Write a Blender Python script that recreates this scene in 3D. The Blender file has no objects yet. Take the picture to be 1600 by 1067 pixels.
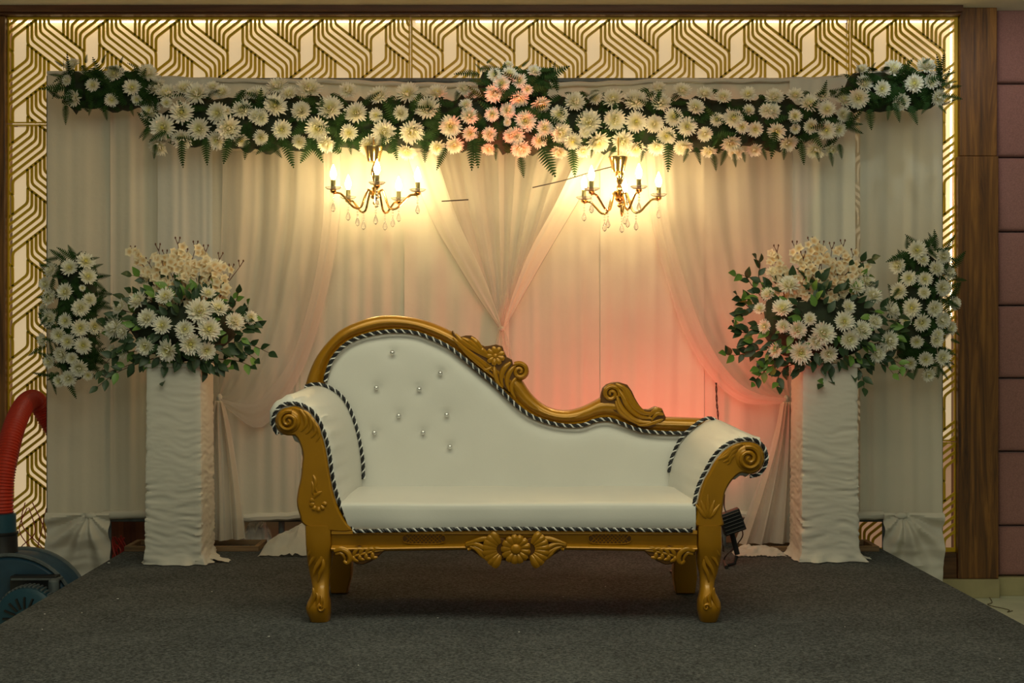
import bpy, math, random
from mathutils import Vector, Matrix, Quaternion, noise
random.seed(7)
PI = math.pi
SC = bpy.context.scene
COL = SC.collection

# ------------------------------------------------------------------ camera, world, lamps, exposure
CAM_H = 1.39            # camera height above the hall floor
F = 2222.0              # focal length in pixels of the 1600 px wide frame (50 mm)
HOR = 530.0             # horizon row
STAGE = 0.32            # stage height

cam_d = bpy.data.cameras.new('camera')
cam_d.sensor_width = 36.0
cam_d.lens = 50.0
cam_d.shift_y = -3.5 / 1600
cam = bpy.data.objects.new('camera', cam_d)
cam.location = (0, 0, CAM_H)
cam.rotation_euler = (PI / 2, 0, 0)
COL.objects.link(cam)
SC.camera = cam

SC.view_settings.view_transform = 'Standard'
SC.view_settings.look = 'None'
SC.view_settings.gamma = 1.0
SC.view_settings.use_curve_mapping = False
SC.view_settings.exposure = 0.0

world = bpy.data.worlds.new('hall_world')
SC.world = world
world.use_nodes = True
world.node_tree.nodes['Background'].inputs[0].default_value = (1.0, 1.0, 0.74, 1)
world.node_tree.nodes['Background'].inputs[1].default_value = 0.10


def area(name, loc, target, sx, sy, power, col):
    d = bpy.data.lights.new(name, 'AREA')
    d.shape = 'RECTANGLE'
    d.size, d.size_y, d.energy, d.color = sx, sy, power, col
    o = bpy.data.objects.new(name, d)
    o.location = loc
    o.rotation_euler = (Vector(target) - Vector(loc)).to_track_quat('-Z', 'Y').to_euler()
    COL.objects.link(o)
    return o


area('hall_ceiling_light', (0.0, 4.5, 3.12), (0.0, 4.9, 0), 3.4, 1.6, 52, (1.0, 0.97, 0.68))
area('hall_front_light', (0.5, 1.0, 3.05), (0.6, 7.6, 2.1), 3.2, 0.9, 42, (0.93, 1.0, 0.80))


def spot(name, loc, target, power, col, size_deg, blend=0.6, rad=0.05):
    d = bpy.data.lights.new(name, 'SPOT')
    d.energy, d.color = power, col
    d.spot_size, d.spot_blend, d.shadow_soft_size = math.radians(size_deg), blend, rad
    o = bpy.data.objects.new(name, d)
    o.location = loc
    o.rotation_euler = (Vector(target) - Vector(loc)).to_track_quat('-Z', 'Y').to_euler()
    COL.objects.link(o)
    return o


RED = (1.0, 0.13, 0.07)


def W(px, py, D):
    """a point seen at pixel (px, py), standing D metres in front of the camera"""
    return Vector(((px - 800) / F * D, D, CAM_H + (HOR - py) / F * D))


spot('flood_beam', W(1134, 806, 6.70), W(960, 640, 7.0), 4, RED, 110, 0.9, 0.05)
spot('uplight_beam', W(1062, 800, 6.50), W(930, 480, 7.3), 50, RED, 140, 0.8, 0.06)
spot('uplight_beam', W(1062, 800, 6.50), W(790, 214, 7.0), 420, RED, 17, 1.0, 0.04)
spot('added_ceiling_spot', (W(800, 0, 6.3).x, 6.2, 3.12), W(800, 120, 7.0), 9, (0.85, 1.0, 0.92), 40, 1.0, 0.04)  # unseen spots added to brighten the flower clusters at the top
spot('added_ceiling_spot', (W(1420, 0, 6.5).x, 6.4, 3.12), W(1420, 120, 7.05), 9, (0.85, 1.0, 0.92), 46, 1.0, 0.04)
spot('added_ceiling_spot', (W(1590, 0, 6.9).x, 6.6, 3.12), W(1580, 200, 7.7), 12, (1.0, 0.92, 0.85), 75, 1.0, 0.06)  # unseen spot added to lift the upper padded panels

# ------------------------------------------------------------------ materials
MATS = {}


def new_mat(name):
    m = bpy.data.materials.new(name)
    m.use_nodes = True
    nt = m.node_tree
    MATS[name] = m
    return m, nt, nt.nodes['Principled BSDF']


def plain(name, col, rough=0.5, metal=0.0, spec=0.5, noise_amt=0.0, nscale=20.0, bump=0.0, bscale=60.0, coat=0.0, sheen=0.0):
    m, nt, b = new_mat(name)
    N, L = nt.nodes, nt.links
    b.inputs['Base Color'].default_value = (*col, 1)
    b.inputs['Roughness'].default_value = rough
    b.inputs['Metallic'].default_value = metal
    b.inputs['Specular IOR Level'].default_value = spec
    b.inputs['Coat Weight'].default_value = coat
    b.inputs['Sheen Weight'].default_value = sheen
    tc = N.new('ShaderNodeTexCoord')
    if noise_amt > 0:
        t = N.new('ShaderNodeTexNoise')
        t.inputs['Scale'].default_value = nscale
        t.inputs['Detail'].default_value = 4
        r = N.new('ShaderNodeValToRGB')
        a = 1 - noise_amt
        r.color_ramp.elements[0].position, r.color_ramp.elements[1].position = 0.3, 0.7
        r.color_ramp.elements[0].color = (col[0] * a, col[1] * a, col[2] * a, 1)
        r.color_ramp.elements[1].color = (min(1, col[0] * (1 + noise_amt)), min(1, col[1] * (1 + noise_amt)), min(1, col[2] * (1 + noise_amt)), 1)
        L.new(tc.outputs['Object'], t.inputs['Vector'])
        L.new(t.outputs['Fac'], r.inputs['Fac'])
        L.new(r.outputs['Color'], b.inputs['Base Color'])
    if bump > 0:
        t2 = N.new('ShaderNodeTexNoise')
        t2.inputs['Scale'].default_value = bscale
        t2.inputs['Detail'].default_value = 3
        bp = N.new('ShaderNodeBump')
        bp.inputs['Strength'].default_value = bump
        bp.inputs['Distance'].default_value = 0.01
        L.new(tc.outputs['Object'], t2.inputs['Vector'])
        L.new(t2.outputs['Fac'], bp.inputs['Height'])
        L.new(bp.outputs['Normal'], b.inputs['Normal'])
    return m


def emissive(name, col, strength):
    m, nt, b = new_mat(name)
    b.inputs['Base Color'].default_value = (*col, 1)
    b.inputs['Emission Color'].default_value = (*col, 1)
    b.inputs['Emission Strength'].default_value = strength
    return m


def wood(name, c1, c2, c3, axis='Z', rough=0.45):
    m, nt, b = new_mat(name)
    N, L = nt.nodes, nt.links
    tc = N.new('ShaderNodeTexCoord')
    mp = N.new('ShaderNodeMapping')
    s = {'Z': (14, 14, 0.9), 'X': (0.9, 14, 14)}[axis]
    mp.inputs['Scale'].default_value = s
    t = N.new('ShaderNodeTexNoise')
    t.inputs['Scale'].default_value = 1.3
    t.inputs['Detail'].default_value = 8
    t.inputs['Roughness'].default_value = 0.62
    t.inputs['Distortion'].default_value = 1.2
    r = N.new('ShaderNodeValToRGB')
    e = r.color_ramp.elements
    e[0].position, e[0].color = 0.33, (*c1, 1)
    e[1].position, e[1].color = 0.68, (*c3, 1)
    k = e.new(0.5)
    k.color = (*c2, 1)
    L.new(tc.outputs['Object'], mp.inputs['Vector'])
    L.new(mp.outputs['Vector'], t.inputs['Vector'])
    L.new(t.outputs['Fac'], r.inputs['Fac'])
    L.new(r.outputs['Color'], b.inputs['Base Color'])
    bp = N.new('ShaderNodeBump')
    bp.inputs['Strength'].default_value = 0.15
    bp.inputs['Distance'].default_value = 0.004
    L.new(t.outputs['Fac'], bp.inputs['Height'])
    L.new(bp.outputs['Normal'], b.inputs['Normal'])
    b.inputs['Roughness'].default_value = rough
    return m


def cloth(name, col, alpha=1.0, trans=0.35, weave=900.0, bump=0.06):
    """woven cloth: diffuse and translucent, thin cloth lets part of the light straight through"""
    m = bpy.data.materials.new(name)
    m.use_nodes = True
    MATS[name] = m
    nt = m.node_tree
    N, L = nt.nodes, nt.links
    N.remove(N['Principled BSDF'])
    out = N['Material Output']
    tc = N.new('ShaderNodeTexCoord')
    t = N.new('ShaderNodeTexNoise')
    t.inputs['Scale'].default_value = 3.0
    t.inputs['Detail'].default_value = 5
    r = N.new('ShaderNodeValToRGB')
    r.color_ramp.elements[0].position, r.color_ramp.elements[1].position = 0.3, 0.7
    r.color_ramp.elements[0].color = (col[0] * .93, col[1] * .93, col[2] * .92, 1)
    r.color_ramp.elements[1].color = (*col, 1)
    L.new(tc.outputs['Object'], t.inputs['Vector'])
    L.new(t.outputs['Fac'], r.inputs['Fac'])
    n2 = N.new('ShaderNodeTexNoise')
    n2.inputs['Scale'].default_value = 35
    n2.inputs['Detail'].default_value = 4
    bp = N.new('ShaderNodeBump')
    bp.inputs['Strength'].default_value = bump
    bp.inputs['Distance'].default_value = 0.01
    L.new(tc.outputs['Object'], n2.inputs['Vector'])
    L.new(n2.outputs['Fac'], bp.inputs['Height'])
    d = N.new('ShaderNodeBsdfDiffuse')
    tr = N.new('ShaderNodeBsdfTranslucent')
    for x in (d, tr):
        L.new(r.outputs['Color'], x.inputs['Color'])
        L.new(bp.outputs['Normal'], x.inputs['Normal'])
    mx = N.new('ShaderNodeMixShader')
    mx.inputs[0].default_value = trans
    L.new(d.outputs[0], mx.inputs[1])
    L.new(tr.outputs[0], mx.inputs[2])
    if alpha < 1:
        tp = N.new('ShaderNodeBsdfTransparent')
        m2 = N.new('ShaderNodeMixShader')
        m2.inputs[0].default_value = alpha
        L.new(tp.outputs[0], m2.inputs[1])
        L.new(mx.outputs[0], m2.inputs[2])
        L.new(m2.outputs[0], out.inputs['Surface'])
    else:
        L.new(mx.outputs[0], out.inputs['Surface'])
    return m


def petal_mat(name, c_in, c_out):
    """petals: greenish cream near the heart, white towards the tips (object-space distance)"""
    m, nt, b = new_mat(name)
    N, L = nt.nodes, nt.links
    N.remove(b)
    tc = N.new('ShaderNodeTexCoord')
    ln = N.new('ShaderNodeVectorMath')
    ln.operation = 'LENGTH'
    r = N.new('ShaderNodeValToRGB')
    r.color_ramp.elements[0].position, r.color_ramp.elements[0].color = 0.10, (*c_in, 1)
    r.color_ramp.elements[1].position, r.color_ramp.elements[1].color = 0.32, (*c_out, 1)
    L.new(tc.outputs['Object'], ln.inputs[0])
    L.new(ln.outputs['Value'], r.inputs['Fac'])
    d, t, mx = N.new('ShaderNodeBsdfDiffuse'), N.new('ShaderNodeBsdfTranslucent'), N.new('ShaderNodeMixShader')
    L.new(r.outputs['Color'], d.inputs['Color'])
    L.new(r.outputs['Color'], t.inputs['Color'])
    mx.inputs[0].default_value = 0.3
    L.new(d.outputs[0], mx.inputs[1])
    L.new(t.outputs[0], mx.inputs[2])
    L.new(mx.outputs[0], N['Material Output'].inputs['Surface'])
    return m


def glass_mat(name, tint=(1, 1, 1)):
    m, nt, b = new_mat(name)
    b.inputs['Base Color'].default_value = (*tint, 1)
    b.inputs['Roughness'].default_value = 0.02
    b.inputs['Transmission Weight'].default_value = 0.9
    b.inputs['IOR'].default_value = 1.5
    return m


plain('ceiling_paint', (0.93, 0.88, 0.74), 0.9, noise_amt=0.03, nscale=2)
plain('wall_paint', (0.60, 0.55, 0.45), 0.9, noise_amt=0.03, nscale=2)
plain('marble_floor', (0.62, 0.66, 0.52), 0.35, noise_amt=0.12, nscale=6)
plain('skirting_stone', (0.40, 0.35, 0.19), 0.5, noise_amt=0.12, nscale=9)
wood('walnut_v', (0.045, 0.018, 0.007), (0.17, 0.070, 0.015), (0.34, 0.150, 0.030), 'Z')
wood('walnut_h', (0.045, 0.018, 0.007), (0.13, 0.055, 0.018), (0.22, 0.10, 0.030), 'X')
wood('cornice_wood', (0.08, 0.030, 0.014), (0.13, 0.050, 0.022), (0.19, 0.08, 0.035), 'X')
wood('red_wood', (0.07, 0.016, 0.006), (0.13, 0.035, 0.010), (0.20, 0.06, 0.018), 'Z')
wood('tray_wood', (0.10, 0.06, 0.03), (0.20, 0.12, 0.06), (0.28, 0.18, 0.09), 'X', 0.8)
plain('maroon_fabric', (0.34, 0.165, 0.15), 0.9, noise_amt=0.18, nscale=160, bump=0.25, bscale=500, sheen=0.2)
plain('lattice_gold', (0.72, 0.47, 0.012), 0.40, metal=0.0, noise_amt=0.08, nscale=3)
emissive('backlight', (1.0, 0.79, 0.47), 0.47).node_tree.nodes['Principled BSDF'].inputs['Base Color'].default_value = (0.45, 0.37, 0.26, 1)
emissive('dim_glow_board', (0.85, 0.56, 0.34), 0.20)  # faint glow put into the low board, which has no lamp of its own
emissive('led_light', (1.0, 0.88, 0.52), 7.0)
cloth('white_cloth', (0.74, 0.72, 0.66), 1.0, 0.22)
cloth('backdrop_cloth', (0.74, 0.715, 0.63), 1.0, 0.22, bump=0.10)
cloth('cool_cloth', (0.72, 0.735, 0.71), 1.0, 0.22, bump=0.10)
cloth('strip_sheer', (0.80, 0.77, 0.68), 0.80, 0.4)
cloth('sheer', (0.82, 0.77, 0.71), 0.48, 0.45)
cloth('thin_sheer', (0.82, 0.78, 0.71), 0.80, 0.4)
cloth('plastic_white', (0.80, 0.78, 0.72), 0.85, 0.3, bump=0.3)
plain('leather', (0.66, 0.645, 0.60), 0.45, spec=0.4, bump=0.03, bscale=140, noise_amt=0.02, nscale=5)
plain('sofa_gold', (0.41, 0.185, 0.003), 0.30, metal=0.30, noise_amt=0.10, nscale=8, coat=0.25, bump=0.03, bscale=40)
plain('groove_shade_gold', (0.12, 0.045, 0.002), 0.45, metal=0.2, noise_amt=0.1, nscale=10)  # shade of the carved recesses put into a darker gold
plain('cord_black', (0.012, 0.013, 0.016), 0.5)
plain('cord_white', (0.72, 0.72, 0.70), 0.5)
plain('foliage_dark', (0.012, 0.022, 0.008), 0.8, noise_amt=0.4, nscale=18)
plain('fern_green', (0.017, 0.050, 0.010), 0.7, spec=0.2, noise_amt=0.35, nscale=9)
plain('leaf_dark', (0.024, 0.060, 0.020), 0.45, noise_amt=0.25, nscale=30)
plain('leaf_light', (0.13, 0.26, 0.045), 0.45, noise_amt=0.2, nscale=30)
plain('twig', (0.10, 0.035, 0.018), 0.7)
petal_mat('petal_white', (0.86, 0.82, 0.46), (0.95, 0.94, 0.88))
plain('heart_yellow', (0.66, 0.60, 0.14), 0.7)
petal_mat('blossom_cream', (0.74, 0.52, 0.26), (0.93, 0.84, 0.64))
plain('brass', (0.85, 0.55, 0.20), 0.16, metal=1.0)
plain('candle_sleeve', (0.10, 0.09, 0.035), 0.4, metal=0.3)
glass_mat('crystal')
emissive('bulb_glow', (1.0, 0.74, 0.32), 195.0)
plain('black_plastic', (0.012, 0.012, 0.013), 0.45)
plain('blower_blue', (0.018, 0.055, 0.095), 0.4, noise_amt=0.2, nscale=12)
plain('blower_teal', (0.012, 0.06, 0.095), 0.4)
plain('motor_grey', (0.10, 0.12, 0.13), 0.5, noise_amt=0.3, nscale=25)
plain('hose_red', (0.46, 0.028, 0.010), 0.42)
plain('wire_red', (0.35, 0.018, 0.012), 0.5)
plain('wire_dark', (0.03, 0.018, 0.014), 0.5)
plain('thread', (0.12, 0.09, 0.04), 0.8)


def carpet_mat():
    m, nt, b = new_mat('carpet')
    N, L = nt.nodes, nt.links
    tc = N.new('ShaderNodeTexCoord')
    a = N.new('ShaderNodeTexNoise')
    a.inputs['Scale'].default_value = 95
    a.inputs['Detail'].default_value = 5
    a.inputs['Roughness'].default_value = 0.7
    c = N.new('ShaderNodeTexNoise')
    c.inputs['Scale'].default_value = 3
    mx = N.new('ShaderNodeMath')
    mx.operation = 'MULTIPLY_ADD'
    mx.inputs[1].default_value = 0.8
    r = N.new('ShaderNodeValToRGB')
    r.color_ramp.elements[0].position, r.color_ramp.elements[0].color = 0.38, (0.030, 0.033, 0.035, 1)
    r.color_ramp.elements[1].position, r.color_ramp.elements[1].color = 0.66, (0.165, 0.175, 0.178, 1)
    sc = N.new('ShaderNodeMath')
    sc.operation = 'MULTIPLY'
    sc.inputs[1].default_value = 0.12
    L.new(tc.outputs['Object'], a.inputs['Vector'])
    L.new(tc.outputs['Object'], c.inputs['Vector'])
    L.new(c.outputs['Fac'], sc.inputs[0])
    L.new(a.outputs['Fac'], mx.inputs[0])
    L.new(sc.outputs[0], mx.inputs[2])
    L.new(mx.outputs[0], r.inputs['Fac'])
    L.new(r.outputs['Color'], b.inputs['Base Color'])
    b.inputs['Roughness'].default_value = 0.95
    b.inputs['Specular IOR Level'].default_value = 0.1
    bp = N.new('ShaderNodeBump')
    bp.inputs['Strength'].default_value = 0.5
    bp.inputs['Distance'].default_value = 0.004
    L.new(a.outputs['Fac'], bp.inputs['Height'])
    L.new(bp.outputs['Normal'], b.inputs['Normal'])


carpet_mat()

# ------------------------------------------------------------------ mesh builder
ORG = {}


class MB:
    def __init__(s):
        s.v, s.f = [], []

    def add(s, verts, faces):
        o = len(s.v)
        s.v += [tuple(x) for x in verts]
        s.f += [tuple(i + o for i in f) for f in faces]

    def box(s, lo, hi):
        x0, y0, z0 = lo
        x1, y1, z1 = hi
        s.add([(x0, y0, z0), (x1, y0, z0), (x1, y1, z0), (x0, y1, z0), (x0, y0, z1), (x1, y0, z1), (x1, y1, z1), (x0, y1, z1)],
              [(0, 3, 2, 1), (4, 5, 6, 7), (0, 1, 5, 4), (1, 2, 6, 5), (2, 3, 7, 6), (3, 0, 4, 7)])

    def loft(s, rings, cap=True, closed=True):
        n = len(rings[0])
        vs = [p for r in rings for p in r]
        fs = []
        for a in range(len(rings) - 1):
            for i in range(n if closed else n - 1):
                j = (i + 1) % n
                fs.append((a * n + i, a * n + j, (a + 1) * n + j, (a + 1) * n + i))
        if cap and closed:
            fs.append(tuple(reversed(range(n))))
            fs.append(tuple(range((len(rings) - 1) * n, len(rings) * n)))
        s.add(vs, fs)

    def grid(s, rows):
        s.loft(rows, cap=False, closed=False)

    def tube(s, pts, rad, n=8, flat=None, cap=True):
        """sweep a circle along pts; rad number or list; flat = (axis vector, factor) squeezes the ring along an axis"""
        pts = [Vector(p) for p in pts]
        m = len(pts)
        rads = rad if isinstance(rad, (list, tuple)) else [rad] * m
        up = None
        rings = []
        for i in range(m):
            t = (pts[min(i + 1, m - 1)] - pts[max(i - 1, 0)])
            if t.length < 1e-9:
                t = Vector((0, 0, 1))
            t.normalize()
            if up is None:
                up = t.cross(Vector((0.13, -0.97, 0.2)))
                if up.length < 0.05:
                    up = t.cross(Vector((1, 0, 0)))
            up = (up - t * up.dot(t)).normalized()
            sd = t.cross(up)
            ring = []
            for k in range(n):
                a = 2 * PI * k / n
                d = (up * math.cos(a) + sd * math.sin(a)) * rads[i]
                if flat:
                    ax, fc = flat
                    d = d - ax * d.dot(ax) * (1 - fc)
                ring.append(pts[i] + d)
            rings.append(ring)
        s.loft(rings, cap)

    def lathe(s, c, prof, n=16, axis='Z'):
        """prof list of (radius, height) about c"""
        rings = []
        for r, h in prof:
            ring = []
            for k in range(n):
                a = 2 * PI * k / n
                x, y = r * math.cos(a), r * math.sin(a)
                if axis == 'Z':
                    p = (c[0] + x, c[1] + y, c[2] + h)
                elif axis == 'Y':
                    p = (c[0] + x, c[1] + h, c[2] + y)
                else:
                    p = (c[0] + h, c[1] + x, c[2] + y)
                ring.append(p)
            rings.append(ring)
        s.loft(rings)

    def ball(s, c, r, n=10, m=6, sc=(1, 1, 1)):
        rings = []
        for i in range(m + 1):
            t = PI * i / m
            rr = max(math.sin(t), 0.02) * r
            rings.append([(c[0] + rr * math.cos(2 * PI * k / n) * sc[0], c[1] + rr * math.sin(2 * PI * k / n) * sc[1],
                           c[2] - math.cos(t) * r * sc[2]) for k in range(n)])
        s.loft(rings)

    def plate(s, poly, y0, y1, bevel=0.0):
        """polygon in x,z (world) extruded from y0 (front) to y1, front edge bevelled"""
        n = len(poly)
        c = Vector((sum(p[0] for p in poly) / n, 0, sum(p[1] for p in poly) / n))
        ins = []
        if bevel > 0:
            ar = sum(poly[i][0] * poly[(i + 1) % n][1] - poly[(i + 1) % n][0] * poly[i][1] for i in range(n))
            sg = 1 if ar > 0 else -1
            for i in range(n):
                a, b, d = Vector(poly[i - 1]), Vector(poly[i]), Vector(poly[(i + 1) % n])
                e1, e2 = (b - a), (d - b)
                nn = Vector((-e1.y, e1.x)).normalized() + Vector((-e2.y, e2.x)).normalized()
                if nn.length > 1e-6:
                    nn.normalize()
                ins.append(b + nn * bevel * sg)
        else:
            ins = [Vector(p) for p in poly]
        r0 = [(p[0], y0, p[1]) for p in ins]
        r1 = [(p[0], y0 + bevel, p[1]) for p in poly]
        r2 = [(p[0], y1, p[1]) for p in poly]
        s.loft([r0, r1, r2] if bevel > 0 else [r0, r2])

    def build(s, name, mat, parent=None, smooth=True, bevel=0.0, sub=0, solid=0.0):
        o_ = ORG.get(parent.name, Vector()) if parent else Vector()
        me = bpy.data.meshes.new(name)
        me.from_pydata([(x - o_[0], y - o_[1], z - o_[2]) for x, y, z in s.v], [], s.f)
        me.materials.append(MATS[mat] if isinstance(mat, str) else mat)
        me.validate()
        me.update()
        import bmesh
        bm = bmesh.new()
        bm.from_mesh(me)
        bmesh.ops.recalc_face_normals(bm, faces=bm.faces)
        bm.to_mesh(me)
        bm.free()
        if smooth:
            for p in me.polygons:
                p.use_smooth = True
            me.set_sharp_from_angle(angle=math.radians(45))
        o = bpy.data.objects.new(name, me)
        COL.objects.link(o)
        if parent:
            o.parent = parent
            ORG[o.name] = o_
        else:
            ORG[o.name] = Vector()
        if bevel:
            b = o.modifiers.new('bevel', 'BEVEL')
            b.width = bevel
            b.segments = 2
            b.limit_method = 'ANGLE'
        if sub:
            b = o.modifiers.new('subsurf', 'SUBSURF')
            b.levels = b.render_levels = sub
        if solid:
            b = o.modifiers.new('solidify', 'SOLIDIFY')
            b.thickness = solid
            b.offset = 0
        return o


def tag(o, label=None, cat=None, group=None, kind=None):
    if label:
        o['label'] = label
    if cat:
        o['category'] = cat
    if group:
        o['group'] = group
    if kind:
        o['kind'] = kind
    return o


def thing(name, loc, label, cat, group=None):
    o = bpy.data.objects.new(name, None)
    o.empty_display_size = 0.05
    o.location = loc
    COL.objects.link(o)
    ORG[o.name] = Vector(loc)
    return tag(o, label, cat, group)


def inst(name, mesh, parent, pos, rot, scale=1.0):
    o = bpy.data.objects.new(name, mesh)
    o.parent = parent
    o.location = Vector(pos) - ORG.get(parent.name, Vector())
    o.rotation_mode = 'QUATERNION'
    o.rotation_quaternion = rot
    o.scale = (scale,) * 3 if isinstance(scale, (int, float)) else scale
    COL.objects.link(o)
    return o


def bez(pts, n):
    """Catmull-Rom through pts, n samples"""
    pts = [Vector(p) for p in pts]
    out = []
    m = len(pts) - 1
    # arc-length parametrisation of the control polygon
    L = [0]
    for i in range(m):
        L.append(L[-1] + (pts[i + 1] - pts[i]).length)
    for k in range(n):
        s_ = L[-1] * k / (n - 1)
        i = 0
        while i < m - 1 and L[i + 1] < s_:
            i += 1
        t = (s_ - L[i]) / max(L[i + 1] - L[i], 1e-9)
        p0, p1, p2, p3 = pts[max(i - 1, 0)], pts[i], pts[i + 1], pts[min(i + 2, m)]
        out.append(0.5 * ((2 * p1) + (p2 - p0) * t + (2 * p0 - 5 * p1 + 4 * p2 - p3) * t * t + (3 * p1 - p0 - 3 * p2 + p3) * t ** 3))
    return out


def wp(pts, D, n=None):
    r = [W(x, y, D) for x, y in pts]
    return bez(r, n) if n else r


# ================================================================== the setting
WD = 7.70                                   # depth of the lattice front
S7 = F / WD
b = MB()
b.box((-4.5, -2.5, -0.1), (4.5, 8.2, 0))
tag(b.build('floor', 'marble_floor', smooth=False), kind='structure')
CEIL = W(0, 9, 7.62).z
b = MB()
b.box((-4.5, -2.5, CEIL), (4.5, 8.2, CEIL + 0.1))
tag(b.build('ceiling', 'ceiling_paint', smooth=False), kind='structure')
b = MB()
b.box((-4.5, 7.86, 0), (4.5, 7.96, CEIL))
wall = tag(b.build('wall_back', 'wall_paint', smooth=False), kind='structure')

# padded maroon panels on both sides of the timber frame
ys = [13, 129.5, 245, 361.5, 477, 591, 706, 822, 901]
for side in (1, -1):
    x0 = W(1559, 0, 7.72).x
    x1 = x0 + 0.95
    if side < 0:
        x0, x1 = -x1 - 0.12, -x0 - 0.12
    for i in range(8):
        za, zb = W(0, ys[i] + 0.8, 7.72).z, W(0, ys[i + 1] - 0.8, 7.72).z
        rings = []
        for ins, yy in ((0.0, 7.84), (0.0, 7.76), (0.004, 7.738), (0.013, 7.725), (0.028, 7.719), (0.06, 7.716)):
            rings.append([(x0 + ins, yy, zb + ins), (x1 - ins, yy, zb + ins), (x1 - ins, yy, za - ins), (x0 + ins, yy, za - ins)])
        b = MB()
        b.loft(rings)
        b.build('padded_panel', 'maroon_fabric', wall)

# timber frame
XR0, XR1 = W(1500, 0, 7.66).x, W(1558, 0, 7.66).x
XL1 = W(8, 0, 7.66).x
b = MB()
zj = W(0, 244, 7.66).z
zb_ = W(0, 904, 7.66).z
b.box((XR0, 7.66, zj + 0.001), (XR1, 7.86, CEIL))
t1 = tag(b.build('trim_1', 'walnut_v', smooth=False, bevel=0.004), kind='structure')
b = MB()
b.box((XR0 - 0.012, 7.655, zb_), (XR1 + 0.006, 7.86, zj - 0.001))
b.build('plank', 'walnut_v', t1, smooth=False, bevel=0.004)
b = MB()
zc0, zc1 = W(0, 22, 7.62).z, W(0, 12, 7.62).z
b.box((XL1 - 0.25, 7.60, zc0 + 0.012), (XR0 - 0.001, 7.86, CEIL))
b.box((XL1 - 0.25, 7.63, zc0), (XR0 - 0.001, 7.86, zc0 + 0.011))
tag(b.build('trim_2', 'cornice_wood', smooth=False, bevel=0.003), kind='structure')
b = MB()
b.box((XL1 - 0.22, 7.66, zb_), (XL1, 7.86, zc0 - 0.001))
tag(b.build('trim_3', 'walnut_v', smooth=False, bevel=0.004), kind='structure')
b = MB()
z0, z1 = zb_, W(0, 864, 7.67).z
b.box((XL1 + 0.001, 7.67, z0), (XR0 - 0.013, 7.86, z1))
tag(b.build('trim_4', 'walnut_h', smooth=False, bevel=0.004), kind='structure')
b = MB()
b.box((XL1 - 0.24, 7.64, 0), (W(1562, 0, 7.64).x, 7.86, zb_ - 0.001))
bb = tag(b.build('baseboard_back', 'skirting_stone', smooth=False, bevel=0.003), kind='structure')
b = MB()
b.box((W(1562, 0, 7.64).x + .002, 7.70, 0), (3.6, 7.86, W(0, 902, 7.7).z))
b.build('skirting_tile', 'skirting_stone', bb, smooth=False, bevel=0.003)

# ------------------------------------------------------------------ gold lattice with back light
CELL = 112.0 / S7
XA, ZA = W(255.3, 0, WD).x, W(0, 76.7, WD).z


def uv(u, v):
    return Vector((XA + (u - 225) / 1000 * CELL, 0, ZA - (v - 505) / 1000 * CELL))


def rounded(pl, r=46):
    out = [pl[0]]
    for i in range(1, len(pl) - 1):
        p, a, c = Vector(pl[i]), Vector(pl[i - 1]), Vector(pl[i + 1])
        da, dc = (a - p).normalized(), (c - p).normalized()
        A, C_ = p + da * r, p + dc * r
        for t in (0, 0.33, 0.67, 1):
            out.append(tuple((1 - t) ** 2 * A + 2 * t * (1 - t) * p + t * t * C_))
    out.append(pl[-1])
    return out


CELL_LINES = []
for k in range(6):
    xr, xl = 330 + 58 * k, -170 + 58 * k
    CELL_LINES.append(rounded([(xr, 440 + 45 * k), (xr, 650 + 61 * k), (xl, 1040 + 61 * k), (xl, 1150 + .78 * (xl + 380))]))
    x, yb = 330 + 58 * k, 440 - 58 * k
    CELL_LINES.append(rounded([(x, 181 - 45 * k), (x, yb), (x + 500, yb + 390), (x + 500, 1040 - 45 * k)]))


def clip_seg(a, c, r):
    x0, z0, x1, z1 = r
    d = c - a
    t0, t1 = 0.0, 1.0
    for p, q in ((-d.x, a.x - x0), (d.x, x1 - a.x), (-d.z, a.z - z0), (d.z, z1 - a.z)):
        if abs(p) < 1e-12:
            if q < 0:
                return None
        else:
            t = q / p
            if p < 0:
                t0 = max(t0, t)
            else:
                t1 = min(t1, t)
    if t0 >= t1:
        return None
    return a + d * t0, a + d * t1


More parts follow.
